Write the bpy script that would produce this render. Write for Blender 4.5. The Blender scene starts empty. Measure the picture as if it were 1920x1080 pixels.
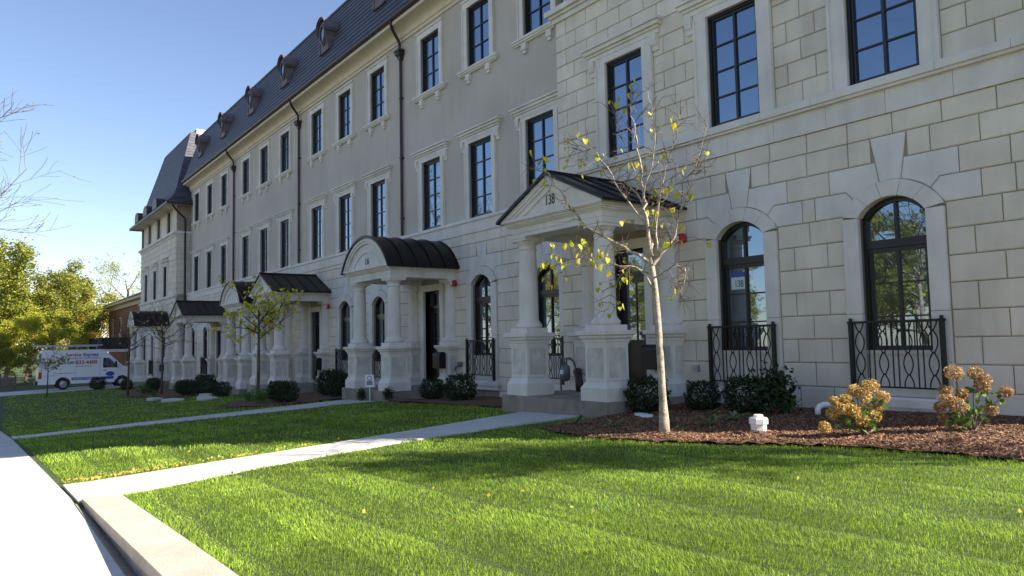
import bpy, math, random
import numpy as np
from mathutils import Vector, Matrix
C = bpy.context.scene.collection
SC = bpy.context.scene
R = math.radians
PI = math.pi

# ------------------------------------------------------------------ camera
cd = bpy.data.cameras.new("camera"); cam = bpy.data.objects.new("camera", cd); C.objects.link(cam)
cd.sensor_width = 36.0; cd.lens = 1400.0/1920*36; cd.clip_start = .05; cd.clip_end = 2000
yaw, pitch, roll = R(53.85), R(4.06), R(-1.14)
fwd = Vector((-math.sin(yaw)*math.cos(pitch), math.cos(yaw)*math.cos(pitch), math.sin(pitch)))
rt = Vector((math.cos(yaw), math.sin(yaw), 0)); up = rt.cross(fwd)
r2 = rt*math.cos(roll)+up*math.sin(roll); u2 = -rt*math.sin(roll)+up*math.cos(roll)
M = Matrix((r2, u2, -fwd)).transposed().to_4x4(); M.translation = Vector((0, 0, 1.15))
cam.matrix_world = M
SC.camera = cam

# ------------------------------------------------------------------ light
SUN_EL, SUN_AZ = R(35), R(38)          # azimuth from +X towards +Y
w = bpy.data.worlds.new("World"); SC.world = w; w.use_nodes = True
nt = w.node_tree; bg = nt.nodes['Background']
sky = nt.nodes.new('ShaderNodeTexSky'); sky.sky_type = 'NISHITA'; sky.sun_disc = False
sky.sun_elevation = SUN_EL; sky.sun_rotation = PI/2-SUN_AZ
sky.air_density = 1.0; sky.dust_density = .25; sky.ozone_density = 1.9
tint = nt.nodes.new('ShaderNodeMix'); tint.data_type = 'RGBA'; tint.blend_type = 'MULTIPLY'; tint.inputs[0].default_value = 1; tint.inputs[7].default_value = (1.03, .965, 1.01, 1)
nt.links.new(sky.outputs[0], tint.inputs[6]); nt.links.new(tint.outputs[2], bg.inputs[0]); bg.inputs[1].default_value = .077
sd = bpy.data.lights.new("sun", 'SUN'); sd.energy = 5.0; sd.angle = R(.53); sd.color = (1, .93, .80)
sun = bpy.data.objects.new("sun", sd); C.objects.link(sun)
S = Vector((math.cos(SUN_EL)*math.cos(SUN_AZ), math.cos(SUN_EL)*math.sin(SUN_AZ), math.sin(SUN_EL)))
sun.rotation_euler = (-S).to_track_quat('-Z', 'Y').to_euler()
SC.view_settings.view_transform = 'Standard'; SC.view_settings.look = 'None'
SC.view_settings.exposure = 1.4; SC.view_settings.gamma = 1

# ------------------------------------------------------------------ materials
MATS = {}
def mat(name, col, rough=.8, var=.0, scale=6., bump=0., bscale=40., metal=0., col2=None, spec=.5, transl=0., detail=6, perobj=0.):
    m = bpy.data.materials.new(name); m.use_nodes = True; t = m.node_tree; N = t.nodes; L = t.links
    b = N['Principled BSDF']; b.inputs['Base Color'].default_value = (*col, 1)
    b.inputs['Roughness'].default_value = rough; b.inputs['Metallic'].default_value = metal
    b.inputs['Specular IOR Level'].default_value = spec
    geo = N.new('ShaderNodeNewGeometry')
    if var or col2:
        n = N.new('ShaderNodeTexNoise'); n.inputs['Scale'].default_value = scale; n.inputs['Detail'].default_value = detail
        L.new(geo.outputs['Position'], n.inputs['Vector'])
        r = N.new('ShaderNodeMapRange'); r.inputs[1].default_value = .32; r.inputs[2].default_value = .68
        L.new(n.outputs[0], r.inputs[0])
        mx = N.new('ShaderNodeMix'); mx.data_type = 'RGBA'
        a = col if col2 else tuple(c*(1-var) for c in col)
        bb = col2 if col2 else tuple(min(1, c*(1+var)) for c in col)
        mx.inputs[6].default_value = (*a, 1); mx.inputs[7].default_value = (*bb, 1)
        L.new(r.outputs[0], mx.inputs[0]); L.new(mx.outputs[2], b.inputs['Base Color'])
    if bump:
        n2 = N.new('ShaderNodeTexNoise'); n2.inputs['Scale'].default_value = bscale; n2.inputs['Detail'].default_value = 5
        L.new(geo.outputs['Position'], n2.inputs['Vector'])
        bp = N.new('ShaderNodeBump'); bp.inputs['Strength'].default_value = bump; bp.inputs['Distance'].default_value = .02
        L.new(n2.outputs[0], bp.inputs['Height']); L.new(bp.outputs[0], b.inputs['Normal'])
    if transl:
        tr = N.new('ShaderNodeBsdfTranslucent'); ms = N.new('ShaderNodeMixShader'); ms.inputs[0].default_value = transl
        tr.inputs[0].default_value = (*col, 1)
        if var or col2: L.new(mx.outputs[2], tr.inputs[0])
        L.new(b.outputs[0], ms.inputs[1]); L.new(tr.outputs[0], ms.inputs[2]); L.new(ms.outputs[0], N['Material Output'].inputs[0])
    MATS[name] = m; return m

def island_var(m, c1, c2, transl=None):
    """vary the colour from leaf to leaf (random per mesh island)"""
    t = m.node_tree; N = t.nodes; L = t.links
    g = N.new('ShaderNodeNewGeometry'); cr = N.new('ShaderNodeMix'); cr.data_type = 'RGBA'
    cr.inputs[6].default_value = (*c1, 1); cr.inputs[7].default_value = (*c2, 1)
    L.new(g.outputs['Random Per Island'], cr.inputs[0])
    L.new(cr.outputs[2], N['Principled BSDF'].inputs['Base Color'])
    for n in N:
        if n.type == 'BSDF_TRANSLUCENT': L.new(cr.outputs[2], n.inputs[0])
    return m

stone = mat('limestone_block', (.73, .655, .54), .9, .10, 1.3, .35, 55)
island_var_stone = None
def stone_islands(m, a, b):
    t = m.node_tree; N = t.nodes; L = t.links
    bs = N['Principled BSDF']; src = bs.inputs['Base Color'].links[0].from_socket
    g = N.new('ShaderNodeNewGeometry'); r = N.new('ShaderNodeMapRange'); r.inputs[3].default_value = a; r.inputs[4].default_value = b
    L.new(g.outputs['Random Per Island'], r.inputs[0])
    mx = N.new('ShaderNodeMix'); mx.data_type = 'RGBA'; mx.blend_type = 'MULTIPLY'; mx.inputs[0].default_value = 1
    L.new(src, mx.inputs[6]); L.new(r.outputs[0], mx.inputs[7]); L.new(mx.outputs[2], bs.inputs['Base Color'])
stone_islands(stone, .94, 1.04)
trim = mat('cast_stone_trim', (.72, .68, .62), .85, .07, 2.2, .15, 60)
mortar = mat('mortar_joint', (.34, .29, .225), .95, .1, 3)
panelst = mat('weathered_pedestal_panel', (.61, .59, .53), .9, .16, 4.5, .2, 60)
stucco = mat('taupe_stucco', (.53, .475, .41), .95, .05, .5, .35, 130)
soffit = mat('cream_cornice', (.66, .58, .44), .8, .04, 1.5)
black = mat('black_window_paint', (.012, .012, .014), .35)
iron = mat('black_iron', (.012, .011, .011), .45, metal=.3)
doorm = mat('dark_door_wood', (.018, .013, .012), .35, .2, 3)
copper = mat('aged_copper', (.05, .033, .032), .5, .25, 3, metal=.35)
dormm = mat('weathered_zinc', (.13, .105, .118), .6, .25, 4, metal=.2)
seam = mat('standing_seam_metal', (.014, .010, .010), .42, .3, 1.5, metal=.45)
conc = mat('concrete', (.56, .535, .49), .9, .08, 1.1, .25, 70)
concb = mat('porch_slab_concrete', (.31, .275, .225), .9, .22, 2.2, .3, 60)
kerbm = mat('tan_stone_kerb', (.50, .42, .335), .9, .12, 2, .3, 60)
gravel = mat('gravel', (.22, .18, .14), .95, col2=(.42, .36, .29), scale=60, bump=.8, bscale=80)
mulch = mat('bark_mulch', (.07, .028, .015), .95, col2=(.22, .105, .06), scale=28, bump=1., bscale=60)
chip = mat('bark_chip', (.14, .06, .03), .9); island_var(chip, (.07, .028, .014), (.40, .22, .12))
grassg = mat('turf_ground', (.03, .05, .008), .95, col2=(.06, .09, .015), scale=9, bump=.6, bscale=60)
bladem = mat('grass_blade', (.10, .22, .02), .7, transl=.42, spec=.12)
asph = mat('asphalt', (.16, .155, .15), .9, .1, 4, .3, 80)
white = mat('white_paint', (.80, .80, .78), .5)
whitev = mat('van_white_paint', (.74, .75, .77), .28)
brick = mat('red_brick', (.26, .085, .05), .9, .2, 9, .2, 30)
roofdark = mat('dark_shingle', (.03, .03, .035), .9, .2, 8)
rubber = mat('rubber', (.012, .012, .012), .8)
chrome = mat('grey_metal', (.35, .36, .38), .35, metal=.7)
greym = mat('meter_grey', (.16, .17, .18), .5, metal=.3)
redm = mat('red_plastic', (.42, .012, .015), .35)
redl = mat('red_lens', (.5, .02, .02), .3)
blues = mat('blue_sticker', (.03, .06, .35), .4)
redt = mat('red_lettering', (.45, .03, .03), .5)
greyt = mat('grey_lettering', (.2, .22, .27), .5)
numb = mat('dark_numeral', (.02, .02, .02), .6)
bark = mat('smooth_pale_bark', (.52, .45, .35), .85, col2=(.26, .20, .14), scale=17, bump=.6, bscale=50)
twigm = mat('grey_twig', (.16, .115, .085), .85)
barkd = mat('dark_bark', (.10, .075, .055), .9, .3, 3, .6, 20)
def leafmat(n, a, b, tr=.4):
    m = mat(n, a, .55, transl=tr, spec=.35); island_var(m, a, b); return m
lf_yel = leafmat('yellow_heart_leaf', (.78, .64, .03), (.36, .44, .06), .45)
lf_yg = leafmat('yellow_green_leaf', (.26, .32, .03), (.55, .48, .05), .45)
lf_tree = leafmat('autumn_green_leaf', (.10, .15, .025), (.44, .42, .06), .42)
lf_gold = leafmat('golden_leaf', (.62, .40, .03), (.34, .32, .05), .45)
lf_box = leafmat('boxwood_leaf', (.012, .028, .008), (.03, .055, .015), .15)
lf_gr = leafmat('fresh_green_leaf', (.08, .16, .03), (.16, .26, .05), .3)
lf_hosta = leafmat('hosta_leaf', (.09, .16, .06), (.22, .28, .14), .2)
petal = leafmat('dry_hydrangea_petal', (.50, .31, .08), (.68, .50, .19), .3)
petal2 = leafmat('brown_hydrangea_petal', (.36, .20, .09), (.55, .38, .19), .3)
fallen = leafmat('fallen_leaf', (.45, .30, .05), (.35, .38, .08), .2)

def slate():
    m = mat('slate', (.06, .06, .075), .55, bump=.0)
    t = m.node_tree; N = t.nodes; L = t.links
    tc = N.new('ShaderNodeTexCoord'); mp = N.new('ShaderNodeMapping'); L.new(tc.outputs['UV'], mp.inputs[0])
    bt = N.new('ShaderNodeTexBrick'); L.new(mp.outputs[0], bt.inputs['Vector'])
    bt.inputs['Scale'].default_value = 1; bt.inputs['Brick Width'].default_value = .38; bt.inputs['Row Height'].default_value = .26
    bt.inputs['Mortar Size'].default_value = .006; bt.inputs['Bias'].default_value = 0
    bt.inputs['Color1'].default_value = (.055, .052, .068, 1); bt.inputs['Color2'].default_value = (.085, .082, .10, 1)
    bt.inputs['Mortar'].default_value = (.015, .015, .02, 1)
    L.new(bt.outputs[0], N['Principled BSDF'].inputs['Base Color'])
    bp = N.new('ShaderNodeBump'); bp.inputs['Strength'].default_value = .6; bp.inputs['Distance'].default_value = .01
    L.new(bt.outputs[0], bp.inputs['Height']); L.new(bp.outputs[0], N['Principled BSDF'].inputs['Normal'])
    return m
slatem = slate()
def weather(m, lo=.86, sc=(3.5, 3.5, .45), sc2=.6):
    """rain streaks and faint patches, as stains with a shape of their own"""
    t = m.node_tree; N = t.nodes; L = t.links; bs = N['Principled BSDF']; src = bs.inputs['Base Color'].links[0].from_socket
    g = N.new('ShaderNodeNewGeometry'); mp = N.new('ShaderNodeMapping'); mp.inputs['Scale'].default_value = sc; L.new(g.outputs['Position'], mp.inputs[0])
    n = N.new('ShaderNodeTexNoise'); n.inputs['Scale'].default_value = 1; n.inputs['Detail'].default_value = 8; n.inputs['Roughness'].default_value = .65; L.new(mp.outputs[0], n.inputs['Vector'])
    n2 = N.new('ShaderNodeTexNoise'); n2.inputs['Scale'].default_value = sc2; n2.inputs['Detail'].default_value = 6; L.new(g.outputs['Position'], n2.inputs['Vector'])
    ad = N.new('ShaderNodeMath'); ad.operation = 'ADD'; L.new(n.outputs[0], ad.inputs[0]); L.new(n2.outputs[0], ad.inputs[1])
    r = N.new('ShaderNodeMapRange'); r.inputs[1].default_value = .75; r.inputs[2].default_value = 1.15; r.inputs[3].default_value = lo; r.inputs[4].default_value = 1.03; L.new(ad.outputs[0], r.inputs[0])
    mx = N.new('ShaderNodeMix'); mx.data_type = 'RGBA'; mx.blend_type = 'MULTIPLY'; mx.inputs[0].default_value = 1
    L.new(src, mx.inputs[6]); L.new(r.outputs[0], mx.inputs[7]); L.new(mx.outputs[2], bs.inputs['Base Color'])
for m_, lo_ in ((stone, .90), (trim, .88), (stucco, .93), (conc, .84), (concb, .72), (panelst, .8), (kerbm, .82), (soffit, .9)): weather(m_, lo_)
def brickm():
    m = MATS['red_brick']; t = m.node_tree; N = t.nodes; L = t.links
    tc = N.new('ShaderNodeTexCoord'); bt = N.new('ShaderNodeTexBrick'); L.new(tc.outputs['UV'], bt.inputs['Vector'])
    bt.inputs['Scale'].default_value = 1; bt.inputs['Brick Width'].default_value = .21; bt.inputs['Row Height'].default_value = .075; bt.inputs['Mortar Size'].default_value = .008
    bt.inputs['Color1'].default_value = (.30, .10, .055, 1); bt.inputs['Color2'].default_value = (.22, .07, .045, 1); bt.inputs['Mortar'].default_value = (.3, .25, .2, 1)
    L.new(bt.outputs[0], N['Principled BSDF'].inputs['Base Color'])
brickm()

def glassm(name, base, refl, wav=.25, sc=1.1):
    m = bpy.data.materials.new(name); m.use_nodes = True; t = m.node_tree; N = t.nodes; L = t.links
    b = N['Principled BSDF']; b.inputs['Base Color'].default_value = (*base, 1); b.inputs['Roughness'].default_value = .3
    g = N.new('ShaderNodeBsdfGlossy'); g.inputs['Roughness'].default_value = .015; g.inputs['Color'].default_value = (.58, .78, 1, 1)
    fr = N.new('ShaderNodeLayerWeight'); fr.inputs[0].default_value = .5
    mr = N.new('ShaderNodeMapRange'); mr.inputs[3].default_value = refl; mr.inputs[4].default_value = .95
    L.new(fr.outputs['Fresnel'], mr.inputs[0])
    geo = N.new('ShaderNodeNewGeometry'); n = N.new('ShaderNodeTexNoise'); n.inputs['Scale'].default_value = sc; n.inputs['Detail'].default_value = 1
    L.new(geo.outputs['Position'], n.inputs['Vector'])
    bp = N.new('ShaderNodeBump'); bp.inputs['Strength'].default_value = wav; bp.inputs['Distance'].default_value = .03
    L.new(n.outputs[0], bp.inputs['Height']); L.new(bp.outputs[0], g.inputs['Normal'])
    ms = N.new('ShaderNodeMixShader'); L.new(mr.outputs[0], ms.inputs[0]); L.new(b.outputs[0], ms.inputs[1]); L.new(g.outputs[0], ms.inputs[2])
    L.new(ms.outputs[0], N['Material Output'].inputs[0]); return m
glass = glassm('window_glass', (.006, .008, .011), .17)
vanglass = glassm('vehicle_glass', (.006, .007, .008), .1, 0)

# ------------------------------------------------------------------ mesh helpers
class MB:
    def __init__(s): s.v = []; s.f = []; s.uv = []
    def quad(s, *p, uv=None):
        n = len(s.v); s.v += [tuple(q) for q in p]; s.f.append(tuple(range(n, n+len(p)))); s.uv.append(uv)
    def box(s, x0, x1, y0, y1, z0, z1):
        n = len(s.v)
        s.v += [(x0,y0,z0),(x1,y0,z0),(x1,y1,z0),(x0,y1,z0),(x0,y0,z1),(x1,y0,z1),(x1,y1,z1),(x0,y1,z1)]
        for f in ((0,1,5,4),(1,2,6,5),(2,3,7,6),(3,0,4,7),(4,5,6,7),(3,2,1,0)): s.f.append(tuple(n+i for i in f)); s.uv.append(None)
    def rings(s, rings, cap=True, close=True):
        """connect a list of point rings"""
        n = len(s.v); k = len(rings[0])
        for r in rings: s.v += [tuple(p) for p in r]
        for i in range(len(rings)-1):
            for j in range(k if close else k-1):
                a = n+i*k+j; b = n+i*k+(j+1) % k
                s.f.append((a, b, b+k, a+k)); s.uv.append(None)
        if cap:
            s.f.append(tuple(n+j for j in reversed(range(k)))); s.uv.append(None)
            s.f.append(tuple(n+(len(rings)-1)*k+j for j in range(k))); s.uv.append(None)
    def sq(s, cx, cy, prof, k=4):
        """stack of squares: prof = [(half, z)]"""
        s.rings([[(cx-h,cy-h,z),(cx+h,cy-h,z),(cx+h,cy+h,z),(cx-h,cy+h,z)] for h, z in prof])
    def lathe(s, cx, cy, prof, n=24):
        s.rings([[(cx+r*math.cos(2*PI*i/n), cy+r*math.sin(2*PI*i/n), z) for i in range(n)] for r, z in prof])
    def tube(s, pts, r, n=6, cap=True):
        pts = [Vector(p) for p in pts]; rs = r if isinstance(r, (list, tuple)) else [r]*len(pts)
        rings = []; ref = None
        for i, p in enumerate(pts):
            d = (pts[min(i+1, len(pts)-1)]-pts[max(i-1, 0)]).normalized()
            if ref is None: ref = d.orthogonal().normalized()
            ref = (ref-d*ref.dot(d))
            ref = ref.normalized() if ref.length > 1e-5 else d.orthogonal().normalized()
            b = d.cross(ref)
            rings.append([p+(ref*math.cos(2*PI*j/n)+b*math.sin(2*PI*j/n))*rs[i] for j in range(n)])
        s.rings(rings, cap)
    def prism(s, poly, y0, y1):
        """polygon in xz extruded in y (poly counter-clockwise seen from -y)"""
        n = len(s.v); k = len(poly)
        s.v += [(x, y0, z) for x, z in poly]+[(x, y1, z) for x, z in poly]
        s.f.append(tuple(range(n, n+k))); s.f.append(tuple(n+k+i for i in reversed(range(k)))); s.uv += [None, None]
        for i in range(k):
            j = (i+1) % k; s.f.append((n+j, n+i, n+k+i, n+k+j)); s.uv.append(None)
    def block(s, poly, y, ins=.015, dep=.036, gap=.007):
        """rusticated block: chamfered front, CCW seen from -y"""
        cx = sum(p[0] for p in poly)/len(poly); cz = sum(p[1] for p in poly)/len(poly)
        def inset(d):
            k = len(poly); out = []
            for i in range(k):
                a = Vector(poly[i-1]); b = Vector(poly[i]); c = Vector(poly[(i+1) % k])
                e1 = (b-a).normalized(); e2 = (c-b).normalized()
                n1 = Vector((-e1.y, e1.x)); n2 = Vector((-e2.y, e2.x)); m = n1+n2
                m = m/(max(.35, 1+n1.dot(n2)))
                out.append(b+m*d)
            return out
        a = inset(gap); b = inset(gap+ins); k = len(poly); n = len(s.v)
        s.v += [(p.x, y+dep, p.y) for p in a]+[(p.x, y+ins*.8, p.y) for p in a]+[(p.x, y, p.y) for p in b]
        for r in (0, k):
            for i in range(k):
                j = (i+1) % k; s.f.append((n+r+i, n+r+j, n+r+k+j, n+r+k+i)); s.uv.append(None)
        s.f.append(tuple(n+2*k+i for i in range(k))); s.uv.append(None)
    def mesh(s, name, m, smooth=False):
        me = bpy.data.meshes.new(name); me.from_pydata(s.v, [], s.f); me.materials.append(m)
        if any(u is not None for u in s.uv):
            ul = me.uv_layers.new(name='UVMap').data; i = 0
            for f, u in zip(s.f, s.uv):
                for q in range(len(f)):
                    if u is not None: ul[i].uv = u[q]
                    i += 1
        if smooth:
            me.polygons.foreach_set('use_smooth', [True]*len(me.polygons))
        me.update(); return me

WORLD = {}
def obj(name, me, parent=None, loc=(0, 0, 0), rz=0):
    """loc is in the parent's frame"""
    o = bpy.data.objects.new(name, me); C.objects.link(o); o.location = loc; o.rotation_euler = (0, 0, rz)
    if parent: o.parent = parent
    return o
def thing(name, label, cat, loc=(0,0,0), rz=0, group=None, me=None):
    o = obj(name, me, None, loc, rz); o['label'] = label; o['category'] = cat
    if group: o['group'] = group
    return o
def struct(name, me, loc=(0,0,0)):
    o = obj(name, me, None, loc); o['kind'] = 'structure'; return o
def build(mb, name, m, parent=None, loc=(0,0,0), smooth=False, rz=0):
    return obj(name, mb.mesh(name, m, smooth), parent, loc, rz)
def text_mesh(s, size, m, ext=.004, align='CENTER', name='lettering', bold=0):
    cu = bpy.data.curves.new('t', 'FONT'); cu.body = s; cu.size = size; cu.extrude = ext; cu.align_x = align; cu.align_y = 'CENTER'; cu.offset = bold
    o = bpy.data.objects.new('t', cu); C.objects.link(o); bpy.context.view_layer.update()
    dg = bpy.context.evaluated_depsgraph_get(); me = bpy.data.meshes.new_from_object(o.evaluated_get(dg))
    bpy.data.objects.remove(o); bpy.data.curves.remove(cu); me.name = name; me.materials.clear(); me.materials.append(m); return me

# ------------------------------------------------------------------ terrain
SX = [-140, -100, -60, -45, -28, -21, -12, -9, 40]; SZ = [-2.6, -2.2, -1.75, -1.6, -1.3, -.89, -.50, -.38, -.38]
LX = [-140, -100, -60, -45, -28, -21, -12, -9, -8.6, -4.8, 0, 40]; LZ = [-2.6, -2.2, -1.75, -1.6, -1.3, -.89, -.50, -.39, -.36, -.22, -.12, 0]
HX = [-140, -100, -60, -47, -36, -31, -21, -12, -9, -4.7, 0, 40]; HZ = [-2.6, -2.0, -1.5, -1.3, -1.08, -.88, -.56, -.33, -.28, -.17, -.12, 0]
def T(x, y):
    s = np.interp(x, SX, SZ)
    if y <= .93: return s
    if y < 1.12 and x > -8.64: return s-.05
    a = np.interp(x, LX, LZ); b = np.interp(x, HX, HZ); t = min(1, max(0, (y-1.12)/8.4))
    return a+(b-a)*t
def sheet(poly_fn_rows, name, m, dz=0, struct_=True, bump=0, seed=1):
    pass
def grid_sheet(xs, ys, dz, name, m, noise=0):
    mb = MB(); rnd = random.Random(5)
    P = [[(x, y, T(x, y)+dz+(rnd.uniform(-noise, noise) if noise else 0)) for x in xs] for y in ys]
    for j in range(len(ys)-1):
        for i in range(len(xs)-1):
            mb.quad(P[j][i], P[j][i+1], P[j+1][i+1], P[j+1][i])
    return struct(name, mb.mesh(name, m))
xs = sorted(set([-900, -600, -400, -140, -120, -100, -80]+[-70+i*1.0 for i in range(0, 91)]+[30, 60, 100]+[-9, -8.65]))
ys = sorted(set([-60, -30, -20, .9, .93, .935, 1.115, 1.125, 1.3, 2, 3, 4, 5, 6, 7, 8, 9, 9.5, 12, 15, 20, 30, 60, 100, 900]+[-2.6]))
grid_sheet(xs, ys, 0, 'ground', grassg)
def strip(edgeL, edgeR, n, dz, name, m, thick=.06, st=True, joints=0):
    """ribbon between two straight edges ((x,y),(x,y)), following the ground"""
    mb = MB(); pts = []
    for i in range(n+1):
        t = i/n; a = [edgeL[0][k]+(edgeL[1][k]-edgeL[0][k])*t for k in (0, 1)]; b = [edgeR[0][k]+(edgeR[1][k]-edgeR[0][k])*t for k in (0, 1)]
        pts.append(((a[0], a[1], T(*a)+dz), (b[0], b[1], T(*b)+dz)))
    g = .006
    for i in range(n):
        (a, b), (c, d) = pts[i], pts[i+1]
        if joints and i % joints == 0:
            va = Vector(a); vc = Vector(c); vb = Vector(b); vd = Vector(d)
            a = tuple(va+(vc-va).normalized()*g); b = tuple(vb+(vd-vb).normalized()*g)
        lo = lambda p: (p[0], p[1], p[2]-thick)
        mb.rings([[lo(a), lo(b), lo(d), lo(c)], [a, b, d, c]])
    return struct(name, mb.mesh(name, m))
# sidewalk, house walks, driveway, road
strip(((14, .9), (-110, .9)), ((14, -1.0), (-110, -1.0)), 124*2, .012, 'sidewalk', conc, .1, joints=3)
WY = [.93, 2.0, 3.1, 5.0, 7.5, 9.5]; WR = [-8.62, -9.10, -9.62, -10.22, -10.62, -10.75]; WL = [-10.12, -10.42, -10.75, -11.28, -12.0, -12.6]
def ribbon(n, dz, name, m, joints):
    mb = MB(); P = [(float(np.interp(y, WY, WR)), float(np.interp(y, WY, WL)), y) for y in [.93+8.57*i/n for i in range(n+1)]]
    for i in range(n):
        (a, b, y0), (c, d, y1) = P[i], P[i+1]; g = .007 if i % joints == 0 else 0
        top = [(a, y0+g, T(a, y0)+dz), (c, y1, T(c, y1)+dz), (d, y1, T(d, y1)+dz), (b, y0+g, T(b, y0)+dz)]
        mb.rings([[(x, y, z-.1) for x, y, z in top], top])
    return struct(name, mb.mesh(name, m))
ribbon(35, .03, 'path', conc, 5)
strip(((-20.9, .93), (-20.2, 9.7)), ((-22.3, .93), (-22.1, 9.7)), 30, .02, 'path', conc, .1, joints=5)
strip(((-57.5, -2), (-57.5, 30)), ((-64, -2), (-64, 30)), 30, .02, 'driveway', conc, .1)
mb = MB(); mb.box(-200, 60, -13, -4.5, -4, -3.98)
strip(((30, -4), (-140, -4)), ((30, -13), (-140, -13)), 60, .004, 'road', asph, .1)
# gravel strip and low tan stone kerb wall
strip(((14, .99), (-8.6, .99)), ((14, .902), (-8.6, .902)), 60, .02, 'gravel_strip', gravel, .1)
mb = MB()
kx = -8.64
segs = [-8.64, -7.65, -6.6, -5.55, -4.5, -3.4, -2.2, -1, .5, 2, 4, 7, 12]
def kz(x): return float(np.interp(x, [-8.64, -4.8, 0, 12], [-.325, -.18, -.08, .05]))
for a, b in zip(segs[:-1], segs[1:]):
    a += .006
    for (y0, y1, dzt, dzb) in ((.965, 1.31, 0, -.085), (.99, 1.30, -.088, -.45)):
        mb.rings([[(a, y0, kz(a)+dzb), (b, y0, kz(b)+dzb), (b, y1, kz(b)+dzb), (a, y1, kz(a)+dzb)],
                  [(a, y0, kz(a)+dzt), (b, y0, kz(b)+dzt), (b, y1, kz(b)+dzt), (a, y1, kz(a)+dzt)]])
thing('garden_wall', 'low tan stone edging wall between sidewalk and the front lawn', 'wall', me=mb.mesh('garden_wall', kerbm))

def in_poly(x, y, P):
    r = False; n = len(P)
    for i in range(n):
        (x1, y1), (x2, y2) = P[i], P[i-1]
        if (y1 > y) != (y2 > y) and x < (x2-x1)*(y-y1)/(y2-y1)+x1: r = not r
    return r
BEDS = [[(-10.02, 11.9), (-10.02, 8.75), (-9.9, 7.75), (-9.2, 7.45), (-8.2, 7.3), (-7.1, 7.4), (-6.2, 7.8), (-5.2, 8.25), (-4.2, 8.45), (-3, 8.5), (0, 8.6), (0, 11.9)],
        [(-13.4, 12.4), (-13.3, 10.3), (-14.5, 9.9), (-16.5, 9.8), (-18.5, 9.75), (-19.5, 9.6), (-19.58, 12.4)],
        [(-22.9, 12.4), (-22.9, 9.4), (-22.6, 8.2), (-23.6, 7.2), (-25.5, 6.9), (-27.5, 7.3), (-28.8, 8.6), (-29.9, 9.4), (-29.9, 12.4)],
        [(-33.3, 12.4), (-33.3, 9.2), (-34, 8.6), (-34.3, 12.4)],
        [(-37.7, 12.4), (-37.7, 8.8), (-38, 7.6), (-41, 7.1), (-44, 6.3), (-47, 7.2), (-50, 8.5), (-56, 8), (-56, 12.4)]]
def bed_h(x, y):
    # mulch mounded towards the wall and round the tree and the inspection box
    if x > -10.1:
        h = .035+.12*min(1, max(0, (y-8.8)/2.6))
        h += .05*math.exp(-((x+7.27)**2+(y-7.9)**2)/.12)+.06*math.exp(-((x+6.25)**2+(y-8.6)**2)/.1)
        return h
    return .04
for bi, P in enumerate(BEDS):
    st = .11 if bi == 0 else .3; x0 = min(p[0] for p in P); x1 = max(p[0] for p in P); y0 = min(p[1] for p in P); y1 = max(p[1] for p in P)
    rnd = random.Random(bi); mb = MB(); H = {}
    def hh(i, j):
        if (i, j) not in H:
            x = x0+i*st; y = y0+j*st; e = min((math.hypot(x-p[0], y-p[1]) for p in P), default=1)
            H[i, j] = (x, y, T(x, y)+bed_h(x, y)+rnd.uniform(-.014, .014))
        return H[i, j]
    for i in range(int((x1-x0)/st)+1):
        for j in range(int((y1-y0)/st)+1):
            if in_poly(x0+(i+.5)*st, y0+(j+.5)*st, P): mb.quad(hh(i, j), hh(i+1, j), hh(i+1, j+1), hh(i, j+1))
    # skirt polygon so the edge follows the outline
    struct('mulch_bed', mb.mesh('mulch_bed', mulch, True))
def in_bed(x, y): return any(in_poly(x, y, P) for P in BEDS)
def walk_x(y): return float(np.interp(y, WY, WR)), float(np.interp(y, WY, WL))
def on_walk(x, y, m=.0):
    a, b = walk_x(y)
    if b-m < x < a+m and y < 9.6: return True
    t = (y-.93)/8.77
    return -22.3+.2*t-m < x < -20.9+.7*t+m and y < 9.8

# ------------------------------------------------------------------ facade pieces
def arc(cx, cz, r, a0, a1, n): return [(cx+r*math.cos(a0+(a1-a0)*i/n), cz+r*math.sin(a0+(a1-a0)*i/n)) for i in range(n+1)]
# --- windows (local frame: x centre, y wall face, z sill of the glass)
def rect_frame(w, h, cols, rows, y=.075):
    mb = MB(); hw = w/2; t = .055
    mb.box(-hw, -hw+t, y-.03, y+.1, 0, h); mb.box(hw-t, hw, y-.03, y+.1, 0, h)
    mb.box(-hw+t, hw-t, y-.03, y+.1, 0, t); mb.box(-hw+t, hw-t, y-.03, y+.1, h-t, h)
    s = t+.002; e = .04
    mb.box(-hw+s, -hw+s+e, y, y+.09, s, h-s); mb.box(hw-s-e, hw-s, y, y+.09, s, h-s)
    mb.box(-hw+s+e, hw-s-e, y, y+.09, s, s+e); mb.box(-hw+s+e, hw-s-e, y, y+.09, h-s-e, h-s)
    a = -hw+s+e; b = hw-s-e
    for c in range(1, cols):
        x = a+(b-a)*c/cols; k = .024 if c*2 == cols else .014
        mb.box(x-k, x+k, y+.006, y+.06, s+e, h-s-e)
    for r in range(1, rows):
        z = (s+e)+(h-2*(s+e))*r/rows; mb.box(a, b, y+.012, y+.055, z-.013, z+.013)
    return mb
def rect_pane(w, h, y=.12):
    mb = MB(); mb.box(-w/2+.08, w/2-.08, y, y+.012, .08, h-.08); return mb
def moulding(mb, x0, x1, prof, y=0):
    """stack of boxes (z0,z1,projection) with side overhang equal to the projection"""
    for z0, z1, p in prof: mb.box(x0-p*.8, x1+p*.8, y-p, y+.02, z0, z1)
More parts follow.
